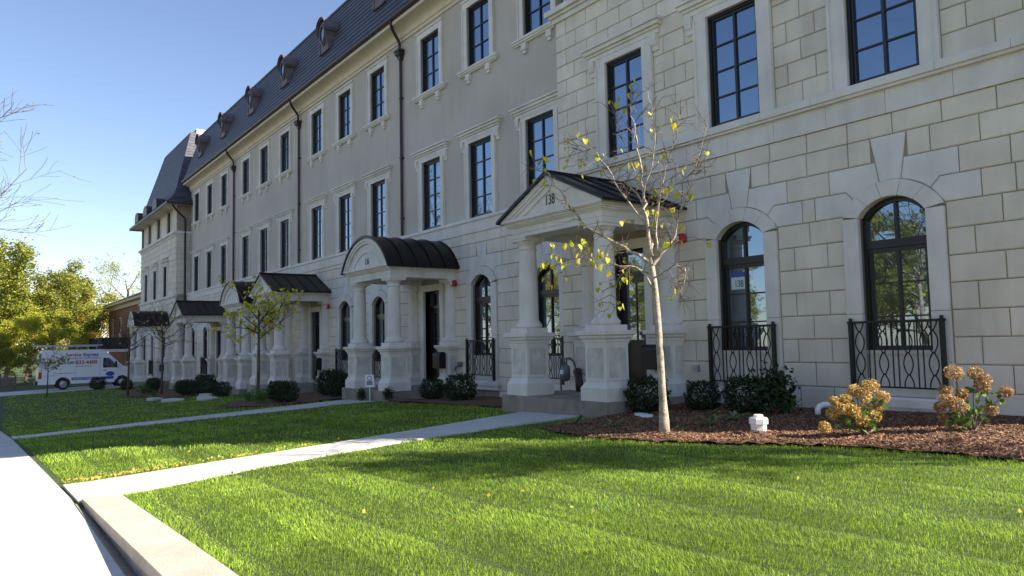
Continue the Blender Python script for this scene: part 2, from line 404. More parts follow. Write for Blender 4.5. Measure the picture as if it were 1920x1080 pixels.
def console(mb, cx, z0, z1, wd=.16, p=.12):
    h = z1-z0
    pr = [(0, z0), (-p*.35, z0), (-p*.45, z0+h*.25), (-p*.75, z0+h*.35), (-p, z0+h*.6), (-p, z1), (0, z1)]
    n = len(mb.v); k = len(pr)
    mb.v += [(cx-wd/2, y, z) for y, z in pr]+[(cx+wd/2, y, z) for y, z in pr]
    mb.f.append(tuple(n+i for i in reversed(range(k)))); mb.f.append(tuple(n+k+i for i in range(k))); mb.uv += [None]*2
    for i in range(k):
        j = (i+1) % k; mb.f.append((n+i, n+j, n+k+j, n+k+i)); mb.uv.append(None)
def surround_side(w, h, t, p=.05, zb=0):
    mb = MB(); hw = w/2
    for sx in (-1, 1):
        a, b = (sx*hw, sx*(hw+t)) if sx > 0 else (-hw-t, -hw)
        mb.box(a, b, -p, .02, zb, h)
        e = (b-.05, b) if sx > 0 else (a, a+.05)
        mb.box(e[0], e[1], -p-.03, -p, zb, h)
    return mb
MESH = {}
W3, H3 = 1.25, 2.0
W2, H2 = 1.25, 2.36
def make_window_meshes():
    MESH['f3'] = rect_frame(W3, H3, 2, 3).mesh('frame', black); MESH['p3'] = rect_pane(W3, H3).mesh('pane', glass)
    mb = surround_side(W3, H3, .24); hw = W3/2
    mb.box(-hw-.24, hw+.24, -.05, .02, H3, H3+.2); mb.box(-hw-.27, hw+.27, -.09, .02, H3+.2, H3+.26)
    MESH['s3'] = mb.mesh('surround', trim)
    mb = MB(); moulding(mb, -hw-.34, hw+.34, [(-.07, 0, .15), (-.13, -.07, .12), (-.17, -.13, .08)])
    for x in (-.56, .56): mb.box(x-.11, x+.11, -.10, .02, -.36, -.171); mb.box(x-.07, x+.07, -.07, .02, -.46, -.36)
    MESH['l3'] = mb.mesh('sill', trim)
    MESH['f2'] = rect_frame(W2, H2, 2, 4).mesh('frame', black); MESH['p2'] = rect_pane(W2, H2).mesh('pane', glass)
    mb = surround_side(W2, H2, .22); mb.box(-hw-.22, hw+.22, -.05, .02, H2, H2+.12); MESH['s2'] = mb.mesh('surround', trim)
    mb = MB(); moulding(mb, -hw-.40, hw+.40, [(H2+.12, H2+.22, .06), (H2+.22, H2+.28, .10), (H2+.28, H2+.36, .15), (H2+.36, H2+.41, .20)])
    for x in (-hw-.34, hw+.34): console(mb, x, H2-.22, H2+.119, .15, .10)
    MESH['h2'] = mb.mesh('hood', trim)
    # bay: 2.24 high glass
    w, h = 1.15, 2.24; hw = w/2
    MESH['fb'] = rect_frame(w, h, 2, 4).mesh('frame', black); MESH['pb'] = rect_pane(w, h).mesh('pane', glass)
    mb = surround_side(w, h, .30, .045); mb.box(-hw-.30, hw+.30, -.045, .02, h, h+.14); MESH['sb'] = mb.mesh('surround', trim)
    mb = MB(); moulding(mb, -hw-.46, hw+.46, [(h+.14, h+.24, .06), (h+.24, h+.30, .10), (h+.30, h+.39, .16), (h+.39, h+.44, .21)])
    for x in (-hw-.40, hw+.40): console(mb, x, h-.22, h+.139, .17, .11)
    MESH['hb'] = mb.mesh('hood', trim)
    # third-storey bay window
    MESH['ft'] = rect_frame(1.1, 1.7, 2, 3).mesh('frame', black); MESH['pt'] = rect_pane(1.1, 1.7).mesh('pane', glass)
    mb = surround_side(1.1, 1.7, .22); mb.box(-.77, .77, -.05, .02, 1.7, 1.78); MESH['st'] = mb.mesh('surround', trim)
make_window_meshes()
def window(parent, kind, x, y, z, name='window'):
    """x,y,z world; parent is the house empty"""
    q = parent.location; wd = obj(name, MESH['f'+kind], parent, (x-q.x, y-q.y, z-q.z))
    obj('pane', MESH['p'+kind], wd); obj('surround', MESH['s'+kind], wd)
    if kind == '3': obj('sill', MESH['l3'], wd)
    if kind in '2b': obj('hood', MESH['h'+kind], wd)
    return wd

# --- arched ground-floor window. local z=0 at ledge level (.15 above house datum); glass .72..3.13
AHW = .53; ACZ = 2.64-.15; AR = .64; AR2 = .89; ASP = ACZ+math.sqrt(AR**2-AHW**2)
def make_arch_meshes():
    # stone surround: jambs + voussoir ring
    mb = MB(); p = .05; dpt = .24
    for sx in (-1, 1):
        a, b = (AHW, .79) if sx > 0 else (-.79, -AHW)
        for z0, z1 in ((0, 1.30), (1.308, ASP)): mb.box(a, b, -p, dpt, z0, z1)
    a0 = math.atan2(ASP-ACZ, AHW); e0 = math.acos(.79/AR2)
    K = 5
    for k in range(K):
        n = 4
        def lerp(a, b, t): return a+(b-a)*t
        ins = [lerp(PI-a0, a0, (k+i/n)/K) for i in range(n+1)]; out = [lerp(PI-e0, e0, (k+i/n)/K) for i in range(n+1)]
        g = .004
        I = [(AR*math.cos(t), ACZ+AR*math.sin(t)) for t in ins]; O = [(AR2*math.cos(t), ACZ+AR2*math.sin(t)) for t in out]
        I[0] = (I[0][0]+g, I[0][1]); O[0] = (O[0][0]+g, O[0][1]); I[-1] = (I[-1][0]-g, I[-1][1]); O[-1] = (O[-1][0]-g, O[-1][1])
        poly = I+O[::-1]
        mb.prism(poly, -p-.01, dpt)
    MESH['as'] = mb.mesh('surround', trim)
    # ledge and panel under the glass
    mb = MB(); mb.box(-.90, .90, -.14, .02, -.15, -.03); mb.box(-.86, .86, -.10, .02, -.03, 0); mb.box(-.85, .85, -.10, .02, -.27, -.15)
    mb.box(-AHW, AHW, .06, .2, .004, .66); mb.box(-AHW+.003, AHW-.003, .03, .2, .66, .72)
    MESH['al'] = mb.mesh('sill', trim)
    # frame
    mb = MB(); y = .10; t = .06; zb = .72; zt = 2.34
    for sx in (-1, 1):
        a, b = (AHW-t, AHW) if sx > 0 else (-AHW, -AHW+t); mb.box(a, b, y, y+.1, zb, ASP)
        a, b = (AHW-t-.055, AHW-t-.002) if sx > 0 else (-AHW+t+.002, -AHW+t+.055); mb.box(a, b, y+.03, y+.1, zb+.06, zt)
    mb.box(-AHW+t, AHW-t, y, y+.1, zb, zb+.07); mb.box(-AHW+t, AHW-t, y-.01, y+.1, zt, zt+.13); mb.box(-AHW+t, AHW-t, y+.02, y+.1, zt-.07, zt-.002)
    mb.box(-.022, .022, y+.02, y+.08, zb+.07, zt-.07); mb.box(-.025, .025, y+.02, y+.08, zt+.13, ACZ+AR-t)
    for z in (1.25, 1.78): mb.box(-AHW+t+.05, AHW-t-.05, y+.035, y+.075, z-.013, z+.013)
    n = 14
    ins = [PI-a0+(2*a0-PI)*i/n for i in range(n+1)]
    for i in range(n):
        I = [(r*math.cos(tt), ACZ+r*math.sin(tt)) for r, tt in ((AR-.075, ins[i]), (AR-.075, ins[i+1]), (AR+.002, ins[i+1]), (AR+.002, ins[i]))]
        mb.prism(I, y, y+.1)
    MESH['af'] = mb.mesh('frame', black)
    mb = MB(); pts = [(AR-.03)*1 for _ in (0,)]
    top = [((AR-.03)*math.cos(tt), ACZ+(AR-.03)*math.sin(tt)) for tt in ins[::-1]]
    mb.prism([(-AHW+.04, zb+.03), (AHW-.04, zb+.03)]+top, y+.06, y+.07)
    MESH['ap'] = mb.mesh('pane', glass)
    # railing (local z=0 ledge)
    mb = MB(); y = -.11
    for x in (-.70, .70): mb.box(x-.03, x+.03, y-.03, y+.03, 0, 1.19); mb.box(x-.02, x+.02, y-.02, y+.02, 1.19, 1.235)
    mb.box(-.75, .75, y-.024, y+.024, 1.15, 1.185); mb.box(-.67, .67, y-.012, y+.012, .14, .165)
    cs = [-.56, -.187, .187, .56]
    for c in cs:
        for sgn in (-1, 1):
            pts = []; N = 32
            for i in range(N+1):
                z = .165+(1.15-.165)*i/N; ph = (z-.165)/.334+.45
                pts.append((c+sgn*(.064*abs(math.sin(PI*ph))**.8+.006), y, z))
            mb.tube(pts, .0105, 5)
        for kk in range(3):
            z = .165+.334*(kk+1-.45)
            if z < 1.13:
                mb.box(c-.02, c+.02, y-.018, y+.018, z-.012, z+.012)
                for s1 in (-1, 1):
                    for s2 in (-1, 1): mb.tube([(c+s1*.008, y, z), (c+s1*.035, y, z+s2*.045)], .007, 4)
    for a, b in zip(cs[:-1], cs[1:]):
        for f in (.39, .61):
            x = a+(b-a)*f; mb.box(x-.008, x+.008, y-.008, y+.008, .165, 1.15)
    MESH['ar'] = mb.mesh('balcony_railing', iron)
make_arch_meshes()
def arch_window(parent, x, y, z):
    q = parent.location; wd = obj('arched_window', MESH['af'], parent, (x-q.x, y-q.y, z+.15-q.z))
    obj('pane', MESH['ap'], wd); obj('surround', MESH['as'], wd); obj('sill', MESH['al'], wd)
    obj('balcony_railing', MESH['ar'], parent, (x-q.x, y-q.y, z+.15-q.z))

# --- stone coursing with real joints
def split_row(a, b, k, L=.72):
    n = max(1, round((b-a)/L)); w_ = (b-a)/n
    if b-a < .2: return [(a, b)]
    if k % 2 == 0 or n < 2 and b-a < .6: return [(a+i*w_, a+(i+1)*w_) for i in range(n)]
    cuts = [a]+[a+w_*(i+.5) for i in range(n)]+[b]
    return list(zip(cuts[:-1], cuts[1:]))
def free(a, b, bl):
    out = [(a, b)]
    for l, r in bl:
        o2 = []
        for p, q in out:
            if r <= p or l >= q: o2.append((p, q)); continue
            if l > p: o2.append((p, l))
            if r < q: o2.append((r, q))
        out = o2
    return [(p, q) for p, q in out if q-p > .05]
def coursing(mb, x0, x1, y, zs, blocked, L=.72):
    for k, (z0, z1) in enumerate(zip(zs[:-1], zs[1:])):
        for p, q in free(x0, x1, [(l, r) for l, r, b0, b1 in blocked if b0 < z1-.02 and b1 > z0+.02]):
            for a, b in split_row(p, q, k, L): mb.block([(a, z0), (b, z0), (b, z1), (a, z1)], y)
def wall_sheet(mb, x0, x1, y, z0, z1, opens, depth=.3):
    """front skin with rectangular holes and reveals"""
    xs_ = sorted(set([x0, x1]+[v for o in opens for v in o[:2] if x0 < v < x1]))
    for a, b in zip(xs_[:-1], xs_[1:]):
        m = (a+b)/2; zz = z0
        for o in sorted([o for o in opens if o[0] < m < o[1]], key=lambda o: o[2]):
            if o[2] > zz: mb.quad((a, y, zz), (b, y, zz), (b, y, o[2]), (a, y, o[2]))
            zz = o[3]
        if z1 > zz: mb.quad((a, y, zz), (b, y, zz), (b, y, z1), (a, y, z1))
    for l, r, b0, b1 in opens:
        mb.quad((l, y, b0), (l, y, b1), (l, y+depth, b1), (l, y+depth, b0))
        mb.quad((r, y, b0), (r, y+depth, b0), (r, y+depth, b1), (r, y, b1))
        mb.quad((l, y, b1), (r, y, b1), (r, y+depth, b1), (l, y+depth, b1))
        mb.quad((l, y, b0), (l, y+depth, b0), (r, y+depth, b0), (r, y, b0))
def arch_stones(mb, c, y, z, zs):
    """keystone and flanking voussoirs over an arched window with ledge datum z; zs = three course heights above the springing"""
    r = AR2+.006; cz = z+.15+ACZ
    za, zb_, zc, zd = zs
    def on(x): return (c+x, cz+math.sqrt(max(0, r*r-x*x)))
    # keystone
    mb.block([on(-.17), on(0), on(.17), (c+.29, zd), (c-.29, zd)], y)
    kx = .17+(.29-.17)*(zc-on(.17)[1])/(zd-on(.17)[1])
    for s in (-1, 1):
        A = [on(.17), (c+kx, zc), (c+1.02, zc), (c+1.02, zb_), (c+.74, zb_), on(.60), on(.45), on(.3)]
        B = [on(.60), (c+.74, zb_), (c+1.30, zb_), (c+1.30, za), (c+.80, za), on(.785)]
        for P in (A, B):
            P = [(2*c-x, zz) for x, zz in P] if s < 0 else P[::-1]
            ar = sum(P[i-1][0]*P[i][1]-P[i][0]*P[i-1][1] for i in range(len(P)))
            if ar < 0: P = P[::-1]
            mb.block(P, y)
    return [(c-.80, c+.80, z-.2, za), (c-1.30, c+1.30, za, zb_), (c-1.02, c+1.02, zb_, zc), (c-.29, c+.29, zc, zd)]

# --- portico (local: x centre, y=0 column line, z=0 slab top)
def portico_meshes():
    # slab
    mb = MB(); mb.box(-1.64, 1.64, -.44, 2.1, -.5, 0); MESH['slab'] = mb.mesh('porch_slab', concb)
    # column, pedestal as its parts
    mb = MB(); mb.sq(0, 0, [(.36, 0), (.36, .245), (.352, .25), (.285, .36), (.28, .37), (.28, 1.06)])
    MESH['ped'] = mb.mesh('pedestal', trim)
    mb = MB()
    # panels: thin raised frame leaves a sunk field
    for q in range(4):
        sub = MB(); f = .055
        for (a, b, c_, d) in ((-.28, .28, .37, .43), (-.28, .28, .99, 1.06), (-.28, -.28+f, .43, .99), (.28-f, .28, .43, .99)): sub.box(a, b, -.292, -.28, c_, d)
        ca, sa = [(1, 0), (0, 1), (-1, 0), (0, -1)][q]; n = len(mb.v)
        mb.v += [(x*ca-y_*sa, x*sa+y_*ca, zz) for x, y_, zz in sub.v]; mb.f += [tuple(n+i for i in f_) for f_ in sub.f]; mb.uv += [None]*len(sub.f)
    mb.sq(0, 0, [(.30, 1.06), (.30, 1.09), (.315, 1.10), (.32, 1.14), (.36, 1.18), (.365, 1.215), (.405, 1.235), (.41, 1.30), (.40, 1.315)])
    mb.sq(0, 0, [(.285, 1.315), (.285, 1.42)])
    MESH['pcap'] = mb.mesh('pedestal_cap', trim)
    mb = MB(); mb.sq(0, 0, [(.2795, .38), (.2795, 1.05)]); 
    mb = MB()
    for q in range(4):
        n = len(mb.v); h = .226; ca, sa = [(1, 0), (0, 1), (-1, 0), (0, -1)][q]
        mb.v += [(x*ca+.2835*sa, x*sa-.2835*ca, zz) for x, zz in ((-h, .43), (h, .43), (h, .99), (-h, .99))]; mb.f.append((n, n+1, n+2, n+3)); mb.uv.append(None)
    MESH['ppan'] = mb.mesh('panel', panelst)
    mb = MB(); mb.lathe(0, 0, [(.27, 1.42), (.285, 1.45), (.28, 1.50), (.25, 1.53), (.235, 1.545), (.235, 1.565), (.215, 1.58), (.208, 1.64), (.207, 2.2), (.195, 2.8), (.182, 3.08), (.182, 3.10), (.20, 3.105), (.20, 3.135), (.185, 3.14), (.185, 3.20), (.205, 3.215), (.245, 3.27), (.25, 3.285)], 32)
    MESH['shaft'] = mb.mesh('shaft', trim, True)
    mb = MB(); mb.sq(0, 0, [(.265, 3.285), (.265, 3.34), (.285, 3.345), (.285, 3.379)]); MESH['abac'] = mb.mesh('capital', trim)
    # entablature: ring of beams
    D = 2.12
    mb = MB()
    def ring(h, z0, z1, fr=None):
        fr = h if fr is None else fr
        X = 1.2+h; Y = -fr
        mb.box(-X, X, Y, Y+.5, z0, z1); mb.box(-X, -X+.5, Y+.5, D, z0, z1); mb.box(X-.5, X, Y+.5, D, z0, z1)
    ring(.22, 3.38, 3.47); ring(.235, 3.47, 3.585); ring(.26, 3.585, 3.61); ring(.30, 3.61, 3.64); ring(.335, 3.64, 3.68); ring(.375, 3.68, 3.70); ring(.41, 3.70, 3.76)
    mb.box(-.95, .95, .26, D, 3.50, 3.56)      # ceiling
    MESH['ent'] = mb.mesh('entablature', trim)
    # gable front
    A = 1.60; Z = 3.76; RH = .74
    mb = MB()
    mb.prism([(-A+.12, Z), (A-.12, Z), (0, Z+RH-.06)], -.30, -.10)
    for s in (-1, 1):
        for (w0, w1, yy) in ((0, .10, -.40), (.10, .16, -.37), (.16, .27, -.335)):
            L0 = math.hypot(A, RH); nx, nz = RH/L0, A/L0
            def P(u, d): return (s*(A-u*A) - s*nx*d*1.0, Z+u*RH - nz*d)
            a, b, c_, d_ = P(0, w0), P(1, w0), P(1, w1), P(0, w1)
            b = (0, Z+RH-w0*L0/A); c_ = (0, Z+RH-w1*L0/A)
            a = (s*(A-w0*L0/RH), Z); d_ = (s*(A-w1*L0/RH), Z)
            P4 = [a, b, c_, d_] if s < 0 else [d_, c_, b, a]
            P4 = P4[::-1]
            mb.prism(P4, yy, -.10)
    # side walls under the roof slope
    MESH['gab'] = mb.mesh('pediment', trim)
    mb = MB(); ov = .12; t = .05
    L0 = math.hypot(A, RH); m_ = RH/A
    for s in (-1, 1):
        x1_ = A+ov; z1_ = Z-m_*ov
        P = [(0, Z+RH), (s*x1_, z1_), (s*x1_, z1_+t*1.1), (0, Z+RH+t*1.1)]
        if s > 0: P = P[::-1]
        P = P[::-1] if s > 0 else P
        ar = sum(P[i-1][0]*P[i][1]-P[i][0]*P[i-1][1] for i in range(4))
        if ar < 0: P = P[::-1]
        mb.prism(P, -.47, D)
        for k in range(6):      # standing seams
            y = -.45+k*(D+.45)/5.2
            P2 = [(0, Z+RH+t), (s*x1_, z1_+t), (s*x1_, z1_+t+.035), (0, Z+RH+t+.035)]
            ar = sum(P2[i-1][0]*P2[i][1]-P2[i][0]*P2[i-1][1] for i in range(4))
            if ar < 0: P2 = P2[::-1]
            mb.prism(P2, y, y+.02)
    mb.box(-.03, .03, -.46, D, Z+RH+t-.01, Z+RH+t+.05)
    MESH['groof'] = mb.mesh('roof', seam)
    # arched front
    A = 1.60; RH = .92; Rr = (A*A+RH*RH)/(2*RH); cz = Z+RH-Rr; a0 = math.asin((Z-cz)/Rr); n = 28
    def ringpoly(mb_, r0, r1, y0, y1, clipz=Z+.001, jn=0):
        for i in range(n):
            t0 = PI-a0+(2*a0-PI)*i/n; t1 = PI-a0+(2*a0-PI)*(i+1)/n
            def q(r, t_): return (r*math.cos(t_), max(clipz, cz+r*math.sin(t_)))
            P = [q(r0, t0), q(r0, t1), q(r1, t1), q(r1, t0)]
            mb_.prism(P, y0, y1)
    mb = MB()
    arcp = [(Rr-.02)*math.cos(PI-a0+(2*a0-PI)*i/n) for i in range(n+1)]
    poly = [(-A+.03, Z), (A-.03, Z)]+[((Rr-.02)*math.cos(t_), max(Z+.002, cz+(Rr-.02)*math.sin(t_))) for t_ in [a0+(PI-2*a0)*i/n for i in range(n+1)]]
    mb.prism(poly, -.30, -.08)
    ringpoly(mb, Rr-.10, Rr-.005, -.40, -.301); ringpoly(mb, Rr-.17, Rr-.101, -.37, -.301)
    ri = 1.02; hh_ = .52; r3 = (ri*ri+hh_*hh_)/(2*hh_); cz3 = Z+hh_-r3; a3 = math.asin((Z-cz3)/r3)
    for i in range(n):
        t0 = PI-a3+(2*a3-PI)*i/n; t1 = PI-a3+(2*a3-PI)*(i+1)/n
        mb.prism([(r*math.cos(tt), cz3+r*math.sin(tt)) for r, tt in ((r3-.05, t0), (r3-.05, t1), (r3, t1), (r3, t0))], -.33, -.301)
    MESH['apd'] = mb.mesh('pediment', trim)
    mb = MB(); sv = n
    Ro = Rr+.0; a1 = a0-.06
    def shell(r0, r1, y0, y1, k=36):
        for i in range(k):
            t0 = PI-a1+(2*a1-PI)*i/k; t1 = PI-a1+(2*a1-PI)*(i+1)/k
            mb.prism([(r*math.cos(tt), cz+r*math.sin(tt)) for r, tt in ((r0, t0), (r0, t1), (r1, t1), (r1, t0))], y0, y1)
    shell(Ro, Ro+.05, -.45, D)
    for k in range(6):
        y = -.43+k*(D+.43)/5.2; shell(Ro+.05, Ro+.085, y, y+.02)
    MESH['aroof'] = mb.mesh('roof', seam)
    # wall pilaster: half-depth pedestal + half column (engaged)
    # door (opening 1.06 x 2.95 above .14 step)
    mb = MB(); mb.box(-.62, .62, .02, .5, .0, .14); MESH['step'] = mb.mesh('door_step', trim)
    mb = MB()
    for s in (-1, 1):
        a, b = (.53, .74) if s > 0 else (-.74, -.53); mb.box(a, b, -.06, .2, 0, 3.09)
    mb.box(-.74, .74, -.06, .2, 3.09, 3.30); MESH['dsur'] = mb.mesh('door_surround', trim)
    mb = MB(); y = .22
    for s in (-1, 1):
        a, b = (.45, .53) if s > 0 else (-.53, -.45); mb.box(a, b, y-.04, y+.1, .14, 3.09)
        a, b = (.33, .445) if s > 0 else (-.445, -.33); mb.box(a, b, y, y+.05, .16, 2.5)
    mb.box(-.45, .45, y-.04, y+.1, 2.52, 2.62); mb.box(-.45, .45, y-.04, y+.1, 3.02, 3.09)
    mb.box(-.33, .33, y, y+.05, .16, .34); mb.box(-.33, .33, y, y+.05, .98, 1.12); mb.box(-.33, .33, y, y+.05, 2.38, 2.5)
    mb.box(-.33, .33, y+.025, y+.045, .34, .98); mb.box(-.25, .25, y+.008, y+.03, .42, .62); mb.box(-.25, .25, y+.008, y+.03, .70, .90)
    mb.box(-.014, .014, y+.01, y+.04, 1.12, 2.38); mb.box(-.33, .33, y+.01, y+.04, 1.53, 1.555); mb.box(-.33, .33, y+.01, y+.04, 1.95, 1.975)
    MESH['door'] = mb.mesh('door', doorm)
    mb = MB(); mb.box(-.33, .33, y+.03, y+.04, 1.12, 2.38); mb.box(-.45, .45, y+.03, y+.04, 2.62, 3.02); MESH['dpane'] = mb.mesh('pane', glass)
    mb = MB(); mb.tube([(.39, y-.045, 1.05), (.39, y-.045, 1.28)], .012, 6); mb.box(.37, .41, y-.03, y, 1.0, 1.08); MESH['dhan'] = mb.mesh('handle', copper)
portico_meshes()
def portico(house, cx, cy, wy, z0, kind, num=None, doorx=None, hs=1.0):
    q = house.location
    P = obj('portico', MESH['ent'], house, (cx-q.x, cy-q.y, z0-q.z)); P.scale = (1, (wy-cy)/2.12, hs)
    P.scale = (1, 1, hs)
    # parts of the portico
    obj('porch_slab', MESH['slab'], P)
    obj('pediment', MESH['gab' if kind == 'g' else 'apd'], P)
    obj('roof', MESH['groof' if kind == 'g' else 'aroof'], P)
    if num:
        n = obj('house_number', text_mesh(num, .26 if kind == 'g' else .25, numb, .004), P, (-.02 if kind == 'g' else 0, -.306, 3.76+(.24 if kind == 'g' else .19))); n.rotation_euler = (PI/2, 0, 0); n.scale = (.82, 1.15, 1)
    d = wy-cy
    for (x, y, nm) in ((-1.2, 0, 'column'), (1.2, 0, 'column'), (-1.2, d-.02, 'pilaster'), (1.2, d-.02, 'pilaster')):
        c = obj(nm, MESH['shaft'], house, (cx+x-q.x, cy+y-q.y, z0-q.z)); c.scale = (1, 1, hs)
        for k, m_ in (('pedestal', 'ped'), ('pedestal_cap', 'pcap'), ('panel', 'ppan'), ('capital', 'abac')): obj(k, MESH[m_], c)
    dx = cx if doorx is None else doorx
    dr = obj('door', MESH['door'], house, (dx-q.x, wy-q.y, z0-q.z))
    for k, m_ in (('pane', 'dpane'), ('handle', 'dhan'), ('door_surround', 'dsur'), ('door_step', 'step')): obj(k, MESH[m_], dr)

def downspout(house, x, y, ztop, zbot, yg):
    q = house.location; mb = MB()
    mb.tube([(x+.25, yg, ztop), (x+.25, yg+.02, ztop-.12), (x+.18, yg+.12, ztop-.25), (x+.02, y-.18, ztop-.5), (x, y-.11, ztop-.62), (x, y-.11, ztop-.9)], .055, 8)
    mb.tube([(x, y-.08, ztop-1.1), (x, y-.08, zbot)], .055, 8)
    mb.box(x-.2, x+.2, y-.26, y-.01, ztop-.94, ztop-.86)
    mb.rings([[(x-h, y-d_, z), (x+h, y-d_, z), (x+h, y-.01, z), (x-h, y-.01, z)] for h, d_, z in ((.07, .14, ztop-1.22), (.10, .17, ztop-1.12), (.10, .17, ztop-1.10), (.16, .23, ztop-1.04), (.16, .23, ztop-.94))])
    for z in np.arange(zbot+.6, ztop-1.4, 2.2): mb.box(x-.07, x+.07, y-.13, y, z, z+.05)
    mb.v = [(a-q.x, b-q.y, c-q.z) for a, b, c in mb.v]
    return build(mb, 'downspout', copper, house)

def gutter(house, x0, x1, y, z, slope=0):
    q = house.location; mb = MB()
    pr = [(.0, .10), (-.10, .10), (-.125, .115), (-.125, .085), (-.11, .03), (-.06, -.02), (.0, -.03)]
    mb.rings([[(x-q.x, y+a-q.y, z+b-q.z) for a, b in pr] for x in (x0, x1)])
    return build(mb, 'gutter', copper, house)
def cornice(house, x0, x1, yw, z, zt, yo):
    """cream eaves cornice from the wall (z) out to the gutter (yo, zt)"""
    q = house.location; mb = MB(); h = zt-z; d = yw-yo
    pr = [(0, 0), (-.05, 0), (-.06, h*.18), (-.10, h*.2), (-.12, h*.36)]
    for i in range(7):
        t = i/6*PI/2; pr.append((-.12-(d-.22)*(1-math.cos(t)), h*.38+h*.34*math.sin(t)))
    pr += [(-d+.02, h*.74), (-d+.02, h), (0, h)]
    mb.rings([[(x-q.x, yw+a-q.y, z+b-q.z) for a, b in pr] for x in (x0, x1)])
    return build(mb, 'cornice', soffit, house)
def slope_uv(mb, A, B, Cc, D_, rows=None):
    """slate quad A(bottom-left) B(bottom-right) C D with courses as real steps"""
    A, B, Cc, D_ = map(Vector, (A, B, Cc, D_)); h = ((D_-A).length+(Cc-B).length)/2; n = rows or max(3, round(h/.26))
    nrm = (B-A).cross(D_-A).normalized()
    ux = (B-A).normalized(); uy = nrm.cross(ux)
    for i in range(n):
        t0, t1 = i/n, (i+1)/n
        a = A.lerp(D_, t0)+nrm*.022; b = B.lerp(Cc, t0)+nrm*.022; c_ = B.lerp(Cc, t1)+nrm*.002; d_ = A.lerp(D_, t1)+nrm*.002
        uv = [((p-A).dot(ux)+50, (p-A).dot(uy)) for p in (a, b, c_, d_)]
        uv = [(u, (i+(0 if j < 2 else 1))*.26) for j, (u, v_) in enumerate(uv)]
        mb.quad(a, b, c_, d_, uv=uv)
        a2 = A.lerp(D_, t0); b2 = B.lerp(Cc, t0)
        mb.quad(a2, b2, b, a, uv=[(0, 0)]*4)
# --- oval dormer
def dormer_meshes():
    mb = MB(); n = 16; r = .52
    # body: arched box (front y=-.0, back y=1.0)
    prof = [(-.42, -.45), (.42, -.45), (.46, .35)]+[(.52*math.cos(t), .62+.50*math.sin(t)) for t in [PI*i/12 for i in range(13)]]+[(-.46, .35)]
    prof = [(x*1.0, z) for x, z in prof]
    mb.prism(prof, 0, 1.0)
    # scroll feet
    for s in (-1, 1):
        P = [(s*.42, -.45), (s*.60, -.45), (s*.58, -.30), (s*.48, -.10), (s*.46, .2), (s*.42, .2)]
        if s < 0: P = P[::-1]
        mb.prism(P, -.03, .35)
    for i in range(20):   # oval ring
        t0, t1 = 2*PI*i/20, 2*PI*(i+1)/20
        for k0, k1, yy in ((.26, .33, -.10), (.331, .40, -.06)):
            mb.prism([(k0*math.cos(t0), .42+1.42*k0*math.sin(t0)), (k1*math.cos(t0), .42+1.42*k1*math.sin(t0)), (k1*math.cos(t1), .42+1.42*k1*math.sin(t1)), (k0*math.cos(t1), .42+1.42*k0*math.sin(t1))], yy, -.001)
    MESH['dor'] = mb.mesh('dormer', dormm)
    mb = MB()
    for i in range(16):
        t0, t1 = PI*i/16, PI*(i+1)/16
        for k0, k1, y0, y1 in ((.50, .56, -.14, 1.05), (.56, .59, -.18, -.08)):
            mb.prism([(k0*math.cos(t0), .62+k0*math.sin(t0)), (k1*math.cos(t0), .62+k1*math.sin(t0)), (k1*math.cos(t1), .62+k1*math.sin(t1)), (k0*math.cos(t1), .62+k0*math.sin(t1))], y0, y1)
    for s in (-1, 1): mb.box(s*.56-.06, s*.56+.06, -.16, .9, .56, .62); mb.box(s*.54-.05, s*.54+.05, -.12, .8, .48, .559)
    MESH['dhood'] = mb.mesh('dormer_hood', dormm)
    mb = MB(); mb.prism([(.255*math.cos(2*PI*i/20), .42+.365*math.sin(2*PI*i/20)) for i in range(20)], -.05, -.01); MESH['dgl'] = mb.mesh('pane', glass)
dormer_meshes()
def dormer(house, x, y=12.28, z=14.30):
    q = house.location; d = obj('dormer', MESH['dor'], house, (x-q.x, y-q.y, z-q.z)); d.scale = (.9, 1, .92); obj('dormer_hood', MESH['dhood'], d); obj('pane', MESH['dgl'], d)

BAYY, FY, SY = 11.65, 12.35, 12.60
def zcourses(z0, a, b, n): return [a+(b-a)*i/n for i in range(n+1)]

